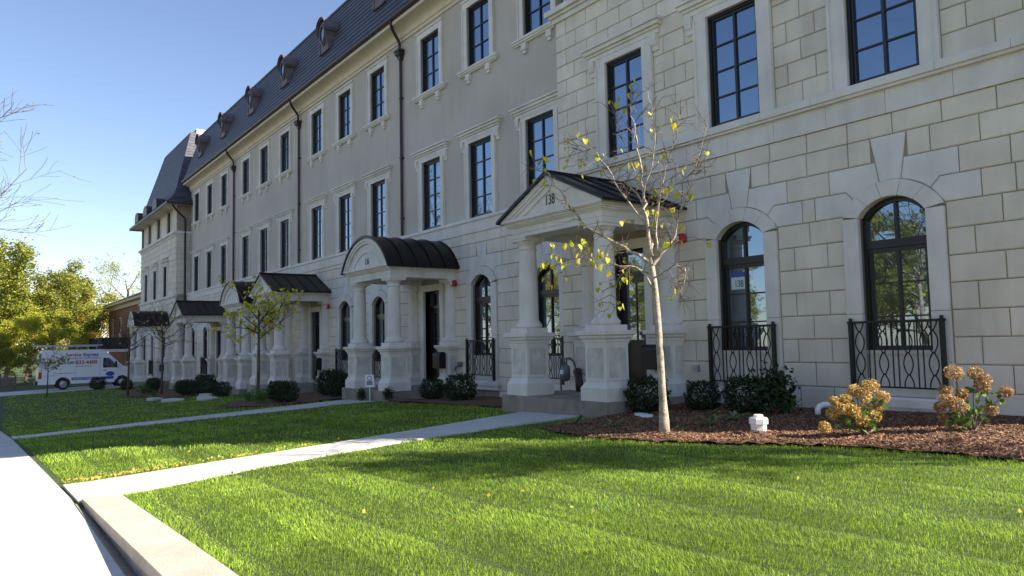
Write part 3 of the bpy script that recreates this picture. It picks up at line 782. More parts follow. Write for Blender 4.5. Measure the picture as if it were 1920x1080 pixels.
def stucco_house(tag_, label, x0, x1, gz, wins, arches, doorx, kind, num, hs, dorm, pipe=True):
    H = thing('townhouse', label, 'townhouse', ((x0+x1)/2, FY, gz), 0, 'attached townhouses of the stone row')
    q = H.location; off = lambda mb: setattr(mb, 'v', [(a-q.x, b-q.y, c-q.z) for a, b, c in mb.v])
    # stucco upper wall
    o = [(x-W3/2, x+W3/2, 9.72, 9.72+H3) for x in wins]+[(x-W2/2, x+W2/2, 4.98, 4.98+H2) for x in wins]
    mb = MB(); wall_sheet(mb, x0, x1, SY, 4.85, 12.7, o, .35); off(mb); build(mb, 'stucco_wall', stucco, H)
    for x in wins: window(H, '3', x, SY, 9.72); window(H, '2', x, SY, 4.98)
    # stone ground floor
    az = gz+.12
    o = [(x-AHW, x+AHW, az+.15, az+.15+ACZ+AR) for x in arches]+[(doorx-.53, doorx+.53, gz, gz+3.09)]
    mb = MB(); wall_sheet(mb, x0, x1, FY+.03, gz-.9, 4.86, o, .35)
    off(mb); build(mb, 'wall', mortar, H)
    mb = MB(); zs = [gz-.4+.4*i for i in range(9)]; top = 4.45
    za = az+.15+ASP+.06; base = za-.4*9
    zs = [base+.4*i for i in range(10)]; n2 = 3; zs2 = [za, za+.4, za+.8, za+1.2]
    bl = []
    for x in arches: kb = MB(); bl += arch_stones(kb, x, FY, az, zs2); off(kb); build(kb, 'voussoirs', trim, H)
    bl += [(doorx-.75, doorx+.75, gz-.5, gz+3.31)]
    allz = zs+zs2[1:]
    while allz[-1] < top-.22: allz.append(allz[-1]+.4)
    if allz[-1] > top: allz = allz[:-1]
    if top-allz[-1] > .08: allz.append(top)
    else: allz[-1] = top
    coursing(mb, x0, x1, FY, allz, bl)
    off(mb); build(mb, 'stone_blocks', stone, H)
    mb = MB()
    n = round((x1-x0)/1.02)
    for i in range(n):
        a = x0+(x1-x0)*i/n; b = x0+(x1-x0)*(i+1)/n
        mb.box(a+.003, b-.003, FY-.02, SY, 4.45, 4.80); mb.box(a+.003, b-.003, FY-.06, SY, 4.80, 4.86)
        mb.rings([[(a+.003, FY-.06, 4.86), (b-.003, FY-.06, 4.86), (b-.003, SY, 4.86), (a+.003, SY, 4.86)], [(a+.003, FY-.05, 4.90), (b-.003, FY-.05, 4.90), (b-.003, SY, 4.975), (a+.003, SY, 4.975)]])
    off(mb); build(mb, 'belt_course', trim, H)
    for x in arches: arch_window(H, x, FY, az)
    portico(H, doorx, 10.32, FY, gz, kind, num, None, hs)
    cornice(H, x0, x1, SY, 12.12, 12.68, 12.02); gutter(H, x0, x1, 12.02, 12.68)
    mb = MB(); slope_uv(mb, (x0, 12.0, 12.76), (x1, 12.0, 12.76), (x1, 13.18, 16.2), (x0, 13.18, 16.2))
    mb.quad((x0, 13.18, 16.2), (x1, 13.18, 16.2), (x1, 24, 16.9), (x0, 24, 16.9), uv=[(0, 0)]*4); mb.quad((x0, 24, 16.9), (x1, 24, 16.9), (x1, 24, -2), (x0, 24, -2), uv=[(0, 0)]*4)
    off(mb); build(mb, 'roof', slatem, H)
    mb = MB(); mb.box(x0, x1, 13.12, 13.26, 16.16, 16.26); off(mb); build(mb, 'ridge_cap', copper, H)
    for x in dorm: dormer(H, x)
    if pipe: downspout(H, x0+.0, SY, 12.66, 5.0, 12.0)
    return H

def pavilion(label, x0, x1, gz, arches, doorx, kind, num, w2, w3, xcorner_side, returns, winy=5.2, hs=1.0, cy=9.82, zled=9.0, dorm3=True, belt=(4.62, 5.0, 5.2)):
    H = thing('townhouse', label, 'townhouse', ((x0+x1)/2, BAYY, gz), 0, 'attached townhouses of the stone row')
    q = H.location; off = lambda mb: setattr(mb, 'v', [(a-q.x, b-q.y, c-q.z) for a, b, c in mb.v])
    az = gz+.02
    b0, b1, b2 = belt
    o = [(x-AHW, x+AHW, az+.15, az+.15+ACZ+AR) for x in arches]+[(doorx-.53, doorx+.53, gz, gz+3.09)]+[(x-.575, x+.575, winy, winy+2.24) for x in w2]
    mb = MB(); wall_sheet(mb, x0+.02, x1-.02, BAYY+.03, gz-.9, zled+.05, o, .35)
    mb.quad((x1-.02, BAYY+.02, gz-.9), (x1-.02, 24, gz-.9), (x1-.02, 24, 11.3), (x1-.02, BAYY+.02, 11.3)); mb.quad((x0+.02, BAYY+.02, gz-.9), (x0+.02, BAYY+.02, 11.3), (x0+.02, 24, 11.3), (x0+.02, 24, gz-.9))
    off(mb); build(mb, 'wall', mortar, H)
    mb = MB(); za = az+.15+ASP+.06; zs2 = [za, za+.4, za+.8, za+1.2]; bl = []
    for x in arches: kb = MB(); bl += arch_stones(kb, x, BAYY, az, zs2); off(kb); build(kb, 'voussoirs', trim, H)
    bl += [(doorx-.75, doorx+.75, gz-.5, gz+3.31)]
    allz = [za-.4*i for i in range(9, 0, -1)]+zs2
    while allz[-1] < b0-.22: allz.append(allz[-1]+.4)
    if allz[-1] > b0: allz = allz[:-1]
    if b0-allz[-1] > .1: allz.append(b0)
    else: allz[-1] = b0
    coursing(mb, x0, x1, BAYY, allz, bl)
    up_ = [b2+(zled-b2)*i/10 for i in range(11)]
    bl = [(x-.875, x+.875, winy-.1, winy+2.24+.139) for x in w2]+[(x-1.02, x+1.02, winy+2.24+.139, winy+2.24+.40) for x in w2]
    coursing(mb, x0, x1, BAYY, up_, bl)
    # side returns in stone (facing +x)
    for xs_, sgn in ((x1, 1), (x0, -1)):
        sub = MB(); coursing(sub, 0, 1.25 if sgn > 0 and xs_ < -40 else 12., 0, allz, []); coursing(sub, 0, 1.25 if sgn > 0 and xs_ < -40 else 12., 0, up_, [])
        n = len(mb.v)
        if sgn > 0: mb.v += [(xs_-v_[1], BAYY+v_[0], v_[2]) for v_ in sub.v]; mb.f += [tuple(n+i for i in f) for f in sub.f]
        else: mb.v += [(xs_+v_[1], BAYY+v_[0], v_[2]) for v_ in sub.v]; mb.f += [tuple(n+i for i in reversed(f)) for f in sub.f]
        mb.uv += [None]*len(sub.f)
    off(mb); build(mb, 'stone_blocks', stone, H)
    mb = MB()
    n = round((x1-x0)/.98)
    for i in range(n):
        a = x0+(x1-x0)*i/n; b = x0+(x1-x0)*(i+1)/n
        if i == 0: a -= .06
        if i == n-1: b += .06
        mb.box(a+.003, b-.003, BAYY-.03, BAYY+.05, b0, b1)
        mb.box(a+.003-.2, b-.003-.2, BAYY-.14, BAYY+.05, b1+.05, b2-.02) if 0 < i < n-1 else mb.box(a-.08+(0 if i == 0 else -.117), b+(.08 if i == n-1 else -.203), BAYY-.14, BAYY+.05, b1+.05, b2-.02)
    mb.box(x0-.1, x1+.1, BAYY-.10, BAYY+.05, b1, b1+.05)
    mb.box(x0-.06, x1+.06, BAYY-.09, BAYY+.05, b2-.02, b2)
    for z0_, z1_, p in ((zled-.02, zled+.10, .06), (zled+.10, zled+.17, .12), (zled+.17, zled+.30, .20)):
        mb.box(x0-p, x1+p, BAYY-p, BAYY+1.0, z0_, z1_)
    off(mb); build(mb, 'belt_course', trim, H)
    for x in w2: window(H, 'b', x, BAYY, winy)
    for x in arches: arch_window(H, x, BAYY, az)
    portico(H, doorx, cy, BAYY, gz, kind, num, None, hs)
    # set-back third storey
    y3 = BAYY+.18; o = [(x-.55, x+.55, 9.58, 11.28) for x in w3]
    mb = MB(); wall_sheet(mb, x0+.12, x1-.12, y3, zled+.3, 11.5, o, .3)
    mb.quad((x1-.12, y3, zled+.3), (x1-.12, 20, zled+.3), (x1-.12, 20, 11.5), (x1-.12, y3, 11.5)); mb.quad((x0+.12, y3, zled+.3), (x0+.12, y3, 11.5), (x0+.12, 20, 11.5), (x0+.12, 20, zled+.3))
    off(mb); build(mb, 'upper_wall', stone, H)
    for x in w3: window(H, 't', x, y3, 9.58)
    # roof: flared eaves, steep hips
    e = .75; xa, xb, ya, yb = x0-e, x1+e, BAYY-e, 26
    lv = [(0, 11.22), (.5, 11.75), (.8, 12.35)]
    lv += [(.8+1.3*t, 12.35+4.7*t) for t in (.5, 1.)]
    mb = MB()
    for (d0, z0_), (d1, z1_) in zip(lv[:-1], lv[1:]):
        k0 = 1.35; 
        A = (xa+d0*k0, ya+d0, z0_); B = (xb-d0*k0, ya+d0, z0_); Cc = (xb-d1*k0, ya+d1, z1_); D_ = (xa+d1*k0, ya+d1, z1_)
        slope_uv(mb, A, B, Cc, D_)
        slope_uv(mb, B, (xb-d0*k0, yb, z0_), (xb-d1*k0, yb, z1_), Cc)
        slope_uv(mb, (xa+d0*k0, yb, z0_), A, D_, (xa+d1*k0, yb, z1_))
    d, z_ = lv[-1]; mb.quad((xa+d*1.35, ya+d, z_), (xb-d*1.35, ya+d, z_), (xb-d*1.35, yb, z_), (xa+d*1.35, yb, z_), uv=[(0, 0)]*4)
    off(mb); build(mb, 'roof', slatem, H)
    mb = MB(); mb.box(xa, xb, ya, 20, 11.12, 11.20); off(mb); build(mb, 'soffit', soffit, H); mb = MB(); mb.box(xa-.06, xb+.06, ya-.06, ya, 11.05, 11.24)
    mb.box(xb, xb+.06, ya, 20, 11.05, 11.24); mb.box(xa-.06, xa, ya, 20, 11.05, 11.24); off(mb); build(mb, 'gutter', copper, H)
    if dorm3:
        for x in w3:
            mb = MB(); mb.prism([(x-.75, 11.25), (x+.75, 11.25), (x+.75, 11.6)]+[(x+.75*math.cos(PI*i/8), 11.6+.45*math.sin(PI*i/8)) for i in range(1, 8)]+[(x-.75, 11.6)], ya-.1, ya+1.2)
            off(mb); build(mb, 'dormer_hood', copper, H)
    return H

# ---- the six attached houses, from the nearest one to the far end
h138 = pavilion('pale stone townhouse numbered 138, nearest, with gabled portico and two arched windows beside it', -13.9, -2.8, 0, [-8.68, -5.84], -11.64, 'g', '138',
                [-11.57, -8.68, -5.84], [-11.57, -8.68, -5.84], None, None)
h136 = stucco_house('A', 'taupe stucco and stone townhouse numbered 136 behind the barrel-roofed portico', -23.75, -13.9, -.25,
                    [-21.73, -18.74, -15.79], [-18.43, -15.32], -21.35, 'a', '136', 1.0, [-20.0, -25.0+.0], True)
h134 = stucco_house('B', 'taupe stucco townhouse with a gabled portico, third from the near end', -34.1, -23.75, -.50,
                    [-31.97, -28.88, -25.77], [-28.36, -25.27], -31.5, 'g', None, 1.03, [-30.4], True)
h4 = stucco_house('C', 'taupe stucco townhouse whose barrel-roofed portico adjoins a gabled one, behind the leafy small tree', -44.8, -34.1, -.76,
                  [-42.6, -39.37, -36.17], [-39.1, -42.2], -36.0, 'a', None, 1.05, [-35.5, -40.8], True)
h5 = stucco_house('D', 'taupe stucco townhouse with gabled portico next to the far stone pavilion', -55.5, -44.8, -.95,
                  [-53.8, -50.4, -47.05], [-50.2, -53.4], -47.0, 'g', None, 1.06, [-46.4, -52.0], False)
h6 = pavilion('far end stone pavilion house with steep flared slate roof and barrel portico', -68.6, -55.6, -1.15, [-63.3, -66.4], -58.9, 'a', None,
              [-59.0, -62.7, -66.2], [-58.8, -62.4, -65.9], None, None, winy=4.85, cy=9.8, hs=1.05, zled=8.98, belt=(4.3, 4.65, 4.85))
# downspout in the corner beside the far pavilion, and its lit chimney
q = h6.location
mb = MB(); mb.tube([(-55.3, 11.3, 11.1), (-55.35, 11.7, 10.6), (-55.45, 12.2, 10.2), (-55.45, 12.25, -.8)], .07, 8); mb.v = [(a-q.x, b-q.y, c-q.z) for a, b, c in mb.v]; build(mb, 'downspout', copper, h6)
mb = MB(); mb.box(-58.6, -57.6, 13.4, 15.0, 16, 17.22); mb.box(-58.65, -57.55, 13.35, 15.05, 17.22, 17.30); mb.v = [(a-q.x, b-q.y, c-q.z) for a, b, c in mb.v]; build(mb, 'chimney', trim, h6)

# ------------------------------------------------------------------ small things on the facade
def alarm(x, y, z, label):
    t = thing('alarm_strobe', label, 'fire alarm', (x, y, z), 0, 'red alarm strobes beside the doors')
    mb = MB(); mb.rings([[(a, yy, b) for a, b in ((-.085*k, -.06*k), (-.06*k, -.095*k), (.06*k, -.095*k), (.085*k, -.06*k), (.085*k, .06*k), (.06*k, .095*k), (-.06*k, .095*k), (-.085*k, .06*k))] for k, yy in ((1, 0), (1, -.07), (.85, -.10))]); build(mb, 'housing', redm, t)
    mb = MB(); mb.box(-.06, -.02, -.14, -.1, -.05, .05); build(mb, 'lens', white, t)
alarm(-10.02, BAYY-.05, 3.14, 'red alarm strobe on the wall right of the portico numbered 138')
alarm(-19.85, FY-.05, 2.98, 'red alarm strobe on the wall right of the portico numbered 136')
alarm(-29.95, FY-.05, 2.75, 'small red alarm strobe right of the farther gabled portico behind the leafy tree')
def mailbox(x, y, z, label, rz=0):
    t = thing('mailbox', label, 'mailbox', (x, y, z), rz, 'black mailboxes on the porticos')
    mb = MB(); pr = [(-.12, 0), (.12, 0), (.12, .40)]+[(.12*math.cos(PI*i/8), .40+.10*math.sin(PI*i/8)) for i in range(1, 8)]+[(-.12, .40)]
    mb.prism(pr, -.20, .20); build(mb, 'box', iron, t)
    mb = MB(); mb.prism([(.125*math.cos(PI*i/8)*1.03, .39+.115*math.sin(PI*i/8)) for i in range(9)], -.22, .22); build(mb, 'lid', iron, t)
mailbox(-10.6, BAYY-.42, .52, 'black arched mailbox on the pilaster behind the small tree trunk, beside the door of 138', PI/2)
mailbox(-20.25, FY-.42, .35, 'black arched mailbox on the pilaster beside the door of the house numbered 136', PI/2)
mailbox(-33.0+2.7, FY-.42, .10, 'black mailbox beside the door of the third house, behind the dark shrubs', PI/2)
mailbox(-59.9+2.2, BAYY-.42, -.5, 'tiny black mailbox under the far barrel portico', PI/2)
t = thing('hose_bib', 'grey hose outlet box on the stone wall left of the first iron railing', 'wall outlet', (-9.82, BAYY, .55))
mb = MB(); mb.box(-.07, .07, -.06, 0, -.06, .06); build(mb, 'cover', chrome, t); mb = MB(); mb.tube([(.05, -.06, -.01), (.09, -.12, -.02), (.1, -.12, -.07)], .018, 6); mb.lathe(.0, -.07, [(.03, -.015), (.03, .015)], 8); build(mb, 'tap', chrome, t)
t = thing('gas_meter', 'grey gas meter with pipes behind the left column of the 138 portico', 'gas meter', (-13.3, 11.2, -.2)); t.scale = (.8, .8, .95)
mb = MB(); mb.lathe(0, 0, [(.05, .42), (.13, .45), (.14, .62), (.13, .78), (.06, .82)], 14); build(mb, 'meter', greym, t, smooth=True)
mb = MB(); mb.box(-.06, .06, -.16, -.12, .60, .70); build(mb, 'dial', white, t)
mb = MB(); mb.tube([(-.22, 0, -.2), (-.22, 0, .9), (-.18, 0, .98), (-.06, 0, .98), (-.04, 0, .8)], .03, 8); mb.tube([(.04, 0, .8), (.06, 0, .98), (.2, 0, .98), (.24, .1, .9), (.24, .3, .5)], .03, 8); build(mb, 'pipe', greym, t)
t = thing('dryer_hose', 'brown curved duct arching down to the porch beside the gas meter', 'duct', (-12.8, 11.1, 0))
mb = MB(); mb.tube([(-.25, .3, .42), (-.1, .1, .43), (.05, 0, .36), (.12, -.03, .2), (.13, -.03, 0)], .09, 10)
build(mb, 'duct', copper, t, smooth=True)
t = thing('wall_utility', 'small grey valve cluster on the wall left of the railing near portico 136', 'wall valve', (-19.6, FY, .42))
mb = MB(); mb.tube([(0, -.02, 0), (0, -.12, 0), (-.18, -.12, -.05), (-.2, -.12, -.15)], .03, 7); mb.lathe(.02, -.1, [(.07, .02), (.08, .05), (.07, .12)], 10); build(mb, 'valve', greym, t)
# unit sign in the window
t = thing('window_sign', 'white and blue 138 sign posted inside the nearer-left arched window', 'sign', (-8.84, BAYY+.145, 2.17))
mb = MB(); mb.box(-.175, .175, 0, .004, -.13, .10); build(mb, 'card', mat('sign_card', (.55, .68, .66), .6), t)
mb = MB(); mb.box(-.175, .175, 0, .004, .101, .19); build(mb, 'blue_band', blues, t)
o = obj('numeral', text_mesh('138', .17, numb, .002), t, (0, -.003, -.03)); o.rotation_euler = (PI/2, 0, 0); o.scale = (.8, 1.1, 1)
# move the sign to sit in front of the pane
t.location.y = BAYY+.128

# ------------------------------------------------------------------ ground-level small things
t = thing('drain_box', 'white plastic octagonal inspection cap standing in the sunlit mulch', 'drain cap', (-6.28, 8.66, -.13))
mb = MB()
def octo(r, z, ry=None): return [(r*math.cos(PI/8+PI/4*i), r*math.sin(PI/8+PI/4*i), z) for i in range(8)]
mb.rings([octo(.125, 0), octo(.125, .11), octo(.15, .115), octo(.15, .185), octo(.135, .205)]); build(mb, 'body', white, t)
mb = MB(); mb.rings([octo(.075, .205), octo(.075, .245), octo(.065, .25)]); build(mb, 'plug', white, t); t.scale = (.85, .85, .9)
t = thing('drain_elbow', 'white plastic pipe elbow at the wall behind the brown hydrangea', 'pipe', (-6.7, 10.75, -.05))
mb = MB(); mb.tube([(0, 0, -.05), (0, 0, .05), (.02, .03, .09), (.06, .08, .115), (.16, .2, .12)], .045, 12); build(mb, 'elbow', white, t, smooth=True)
mb = MB(); mb.tube([(.14, .175, .12), (.18, .225, .12)], .053, 12); build(mb, 'collar', white, t, smooth=True)
for i, (x, y) in enumerate([(-9.42, 9.65), (-9.2, 9.55)]):
    mb = MB(); rnd = random.Random(i); mb.rings([[(.13*math.cos(a)*(1+.2*rnd.random()), .09*math.sin(a), z) for a in [2*PI*k/7 for k in range(7)]] for z in (0, .05)])
    thing('splash_stone', ['flat pale stone lying in the mulch left of the small tree', 'smaller pale stone touching the flat one left of the small tree'][i], 'stone', (x, y, float(T(x, y))+.07), me=mb.mesh('splash_stone', white))
t = thing('yard_sign', 'small white square sign on a stake before the portico numbered 136', 'yard sign', (-20.7, 9.78, float(T(-20.7, 9.78))))
mb = MB(); mb.box(-.012, .012, -.008, .008, 0, .48); build(mb, 'stake', white, t, rz=.9)
mb = MB(); mb.box(-.13, .13, -.016, -.008, .42, .78); build(mb, 'panel', white, t, rz=.9)
mb = MB(); mb.box(-.09, .09, -.02, -.017, .47, .60)
for k in range(10):
    a0_, a1_ = 2*PI*k/10, 2*PI*(k+1)/10; mb.prism([(.05*math.cos(a0_), .68+.05*math.sin(a0_)), (.075*math.cos(a0_), .68+.075*math.sin(a0_)), (.075*math.cos(a1_), .68+.075*math.sin(a1_)), (.05*math.cos(a1_), .68+.05*math.sin(a1_))], -.02, -.017)
build(mb, 'pictogram', greyt, t, rz=.9)
mb = MB(); mb.lathe(0, 0, [(.03, 0), (.03, .5), (.02, .52)], 10); thing('marker_post', 'short white marker stick between the far pedestals behind the leafy tree', 'marker', (-28.3, 9.7, float(T(-28.3, 9.7))+.1), me=mb.mesh('marker_post', white))
for i, (x, y, r_) in enumerate([(-34.6, 7.2, .8), (-36.9, 9.1, .5), (-34.2, 8.4, .55), (-32.6, 8.1, .7), (-37.4, 7.0, .6)]):
    mb = MB(); rnd = random.Random(i+3); mb.rings([[(r_*math.cos(a)*(1+.15*math.sin(3*a+i)), r_*.55*math.sin(a), z) for a in [2*PI*k/12 for k in range(12)]] for z in (-.05, .09)])
    thing('stepping_stone', 'pale flat stepping stone '+['nearest the far lawn, below the gabled portico', 'farthest back by the wall, beside a dark shrub', 'in the middle before the adjoining porticos', 'rightmost, left of the leafy tree trunk', 'leftmost, lying in the lawn'][i], 'stepping stone', (x, y, float(T(x, y))), 0, 'pale stepping stones before the far porticos', mb.mesh('stepping_stone', conc))

# ------------------------------------------------------------------ foliage
def np_mesh(name, V, F, mats, midx=None):
    """V (n,3), F (m,k) constant k"""
    me = bpy.data.meshes.new(name); k = F.shape[1]
    me.vertices.add(len(V)); me.vertices.foreach_set('co', V.astype(np.float32).ravel())
    me.loops.add(F.size); me.loops.foreach_set('vertex_index', F.astype(np.int32).ravel())
    me.polygons.add(len(F)); me.polygons.foreach_set('loop_start', np.arange(0, F.size, k, dtype=np.int32))
    me.polygons.foreach_set('loop_total', np.full(len(F), k, dtype=np.int32))
    for m in mats: me.materials.append(m)
    if midx is not None: me.polygons.foreach_set('material_index', midx.astype(np.int32))
    me.update(calc_edges=True); me.validate(); return me
def leaves(P, size, rng, aspect=.6, droop=0, name='foliage', m=None, up=None):
    n = len(P); a = rng.normal(size=(n, 3)); a /= np.linalg.norm(a, axis=1)[:, None]
    if droop: a[:, 2] -= droop; a /= np.linalg.norm(a, axis=1)[:, None]
    b = rng.normal(size=(n, 3)); b -= (b*a).sum(1)[:, None]*a; b /= np.linalg.norm(b, axis=1)[:, None]
    c = np.cross(a, b); s = size*(.6+.8*rng.random(n))[:, None]
    V = np.stack([P-a*s*.5, P+b*s*aspect*.5-a*s*.08+c*s*.08, P+a*s*.5, P-b*s*aspect*.5-a*s*.08+c*s*.08], 1).reshape(-1, 3)
    return np_mesh(name, V, np.arange(4*n).reshape(-1, 4), [m])

def branch_tree(seed, height, trunk_r, spread, crown0, levels=4, nl=9, bend=.25, upw=.35):
    """returns (list of (pts, radii), tips) of a branching skeleton"""
    rng = random.Random(seed); out = []; tips = []
    def grow(p, d, L, r, lev):
        pts = [p]; rs = [r]; n = 5; q = p.copy(); dd = d.copy()
        for i in range(n):
            dd = (dd+Vector((rng.gauss(0, bend), rng.gauss(0, bend), rng.gauss(0, bend)+upw*.25))*.35).normalized()
            q = q+dd*L/n; pts.append(q.copy()); rs.append(r*(1-.6*(i+1)/n))
        out.append((pts, rs, lev))
        if lev >= levels: tips.append(pts); return
        k = rng.randint(3, 4) if lev else nl
        for j in range(k):
            t = .35+.65*(j+rng.random())/k if lev else crown0+(1-crown0)*(j+rng.random()*.6)/k
            i = min(n-1, int(t*n)); base = pts[i].lerp(pts[i+1], t*n-i if t < 1 else 1)
            ax = Vector((rng.gauss(0, 1), rng.gauss(0, 1), rng.gauss(0, .5))); ax = (ax-dd*ax.dot(dd)).normalized()
            if lev == 0:
                a = j*2.4+rng.random(); ax = Vector((math.cos(a), math.sin(a), 0)); nd = (ax*spread+Vector((0, 0, .75))).normalized()
            else: nd = (dd*.75+ax*.75+Vector((0, 0, upw*.3))).normalized()
            LL = L*(.48 if lev == 0 else .62)*(1.15-.55*(t if lev == 0 else .3))*(.8+.4*rng.random())
            grow(base, nd, LL, max(.004, rs[i]*.55), lev+1)
    grow(Vector((0, 0, 0)), Vector((0, 0, 1)), height, trunk_r, 0)
    return out, tips
def skeleton_mesh(out, name, m, minr=.0, sides=(10, 6, 5, 3, 3, 3)):
    mb = MB()
    for pts, rs, lev in out: mb.tube(pts, [max(r, minr) for r in rs], sides[min(lev, 5)], cap=False)
    return mb.mesh(name, m, True)
def big_tree_meshes(seed, height, leafn, leafsize, m, spread=1.0, crown0=.3, name='t', sig=.5, levels=3, nl=11):
    out, tips = branch_tree(seed, height, height*.022, spread, crown0, levels, nl)
    rng = np.random.default_rng(seed); tp = []
    P = np.array([[p.x, p.y, p.z] for t in tips for p in t[2:]])
    idx = rng.integers(0, len(P), leafn); Q = P[idx]+rng.normal(0, sig, (leafn, 3))
    wood = skeleton_mesh(out, 'trunk', barkd, .012)
    crown = leaves(Q, leafsize, rng, .75, name='crown', m=m)
    return wood, crown
TB = {
 'green': big_tree_meshes(3, 14, 21000, .28, lf_tree, 1.0, .22, sig=.42),
 'yg': big_tree_meshes(8, 13, 19000, .27, lf_yg, 1.1, .15, sig=.42),
 'gold': big_tree_meshes(11, 12, 22000, .28, lf_gold, .9, .2, sig=.5),
 'sparse': big_tree_meshes(21, 17, 5200, .22, lf_yg, .9, .35, sig=.35, levels=4, nl=12),
 'narrow': big_tree_meshes(41, 14, 9000, .26, lf_yg, .45, .5, name='n', sig=.45),
 'bare': big_tree_meshes(31, 15, 160, .14, lf_gold, 1.1, .3, sig=.2, levels=4, nl=14)}
def place_tree(kind, x, y, sc, rz, label, cat='tree', group=None, z=None, nm='broadleaf_tree'):
    t = thing(nm, label, cat, (x, y, float(T(x, min(y, 12))) if z is None else z), rz, group); wd, cr = TB[kind]; k_ = sc/CH[kind]; t.scale = (k_*1.2, k_*1.2, k_); obj('trunk', wd, t); obj('crown', cr, t); return t
CH = {k: max(v.co.z for v in c.vertices) for k, (w_, c) in TB.items()}
BG = [('green', -100, 3.6, 16.5, 0., 'tallest green autumn tree at the left edge of the photo'),
      ('yg', -84, 1.0, 7.0, 1., 'bright yellow-green tree at the far left edge of the lawn'),
      ('gold', -110, 6.5, 12.5, 2., 'golden orange tree between the two taller green trees'),
      ('green', -92, 8.3, 13.0, 3., 'bushy green tree rising behind the van roof'),
      ('yg', -82, 7.4, 7.5, 4., 'low bright yellow-green tree directly behind the van'),
      ('gold', -108, 13, 10.8, 5., 'yellow tree behind the brick house eaves'),
      ('sparse', -100, 14.5, 15.5, .5, 'thin high tree with sparse leaves left of the stone pavilion'),
      ('green', -115, -1, 17, 2.2, 'dark green tree furthest back at left'),
      ('yg', -88, 4.8, 8.2, 1.2, 'rounded yellow-green tree left of the van roof'),
      ('green', -80, 2.4, 4.6, 5.2, 'small dense green tree behind the rear of the van'),
      ('gold', -126, 9, 13.5, 1.7, 'distant pale gold tree rising behind the green ones')]
for k, x, y, s, rz, lab in BG: place_tree(k, x, y, s, rz, lab, group='background trees beyond the driveway')
place_tree('bare', -46, -5.0, 15.4, .7, 'large bare branching tree reaching in from the left edge')
# trees across the street, seen in the window reflections and off to the right
for i, (k, x, y, s, rz) in enumerate([('green', -4, -25, 11, 0), ('yg', -13, -28, 12, 1), ('green', -22, -24, 10.5, 2), ('gold', -31, -29, 12.5, 3), ('sparse', -8, -36, 15, 4), ('green', -42, -26, 11, 5), ('yg', -54, -28, 12, 6), ('green', 6, -28, 11.5, 1.5), ('gold', -66, -26, 13, 2.5), ('yg', -18, -38, 14, 0.3), ('green', -36, -40, 12, 0.9), ('sparse', -78, -30, 15, 0.2), ('yg', -2, -38, 8, 0.5), ('green', -12, -40, 9, 1.5), ('yg', -24, -38, 8, 2.5), ('gold', -38, -40, 8, 3.5), ('yg', -50, -38, 8, 4.5), ('green', -62, -40, 9, 5.5)]):
    place_tree(k, x, y, s, rz, 'street tree across the road, behind the viewpoint', group='trees across the road', z=float(T(x, .9)))
lawn_shade_tree = place_tree('narrow', 2.4, 12.9, 11.0, 2.0, 'tall thin tree added outside the view to shade the near lawn', group='trees across the road', z=-.2); lawn_shade_tree.scale = (lawn_shade_tree.scale[0]*.5, lawn_shade_tree.scale[1]*.5, lawn_shade_tree.scale[2])  # unseen tree, added and narrowed to cast the shadow band on the near lawn

# ---- shrubs
def boxwood_mesh(seed, n=2600, rx=.38, rz=.34):
    rng = np.random.default_rng(seed); d = rng.normal(size=(n, 3)); d /= np.linalg.norm(d, axis=1)[:, None]
    rad = (.55+.5*rng.random(n)**.5)
    lump = 1+.14*np.sin(d[:, 0]*7+seed)*np.cos(d[:, 1]*6)+.08*np.sin(d[:, 2]*11)
    P = d*(rad*lump)[:, None]*np.array([rx, rx, rz])+np.array([0, 0, rz*.85]); P = P[P[:, 2] > 0]
    a = d[:len(P)]; return leaves(P, .055, rng, .5, name='foliage', m=lf_box)
BX = [boxwood_mesh(s) for s in (1, 2, 3)]
mb = MB()
for k in range(7):
    a = k*.9; mb.tube([(0, 0, 0), (.08*math.cos(a), .08*math.sin(a), .15), (.2*math.cos(a), .2*math.sin(a), .35)], [.012, .009, .005], 4)
STEM = mb.mesh('stem', twigm)
def shrub(x, y, s, lab, k=0, name='boxwood_shrub', me=None, cat='shrub', group='clipped dark shrubs along the walls'):
    t = thing(name, lab, cat, (x, y, float(T(x, y))+(bed_h(x, y) if in_bed(x, y) else 0)), k*1.3, group); t.scale = (s, s, s)
    obj('foliage', me or BX[k % 3], t); obj('stem', STEM, t)
shrub(-9.72, 10.12, 1.05, 'dark round boxwood just left of the small tree trunk, against the slab', 0)
shrub(-8.95, 10.75, .85, 'dark round boxwood between the tree trunk and the nearer-left iron railing', 1)
shrub(-7.95, 10.65, 1.0, 'dark bushy boxwood under the middle of the nearer-left iron railing', 2)
shrub(-18.9, 10.9, .95, 'dark round boxwood left of the pair right of portico 136', 1)
shrub(-17.5, 10.95, 1.15, 'larger dark boxwood under the railing right of portico 136', 0)
shrub(-25.3, 8.6, .95, 'low dark shrub right beside the leafy small tree', 2)
shrub(-24.1, 8.4, 1.1, 'spreading dark shrub at the edge of bed left of portico 136', 0)
shrub(-24.4, 10.4, 1.3, 'large dark shrub left of the 136 pedestals', 1)
shrub(-26.3, 10.9, 1.5, 'tallest dark shrub below the third house railing', 2)
shrub(-27.2, 9.2, 1.0, 'dark shrub left of the leafy tree trunk', 1)
shrub(-33.8, 9.0, 1.0, 'dark shrub between the two adjoining porticos', 0)
shrub(-37.9, 9.3, 1.5, 'broad dark shrub left of the second barrel portico', 2)
shrub(-38.9, 8.7, 1.2, 'dark shrub next to the pale stepping stones', 0)
shrub(-41.2, 9.0, 1.0, 'small dark shrub at the foot of the far gabled portico', 1)
shrub(-44.6, 8.2, .9, 'dark shrub beside the far bare tree', 0)
shrub(-49.5, 9.2, 1.1, 'dark shrub between the two farthest porticos', 1)
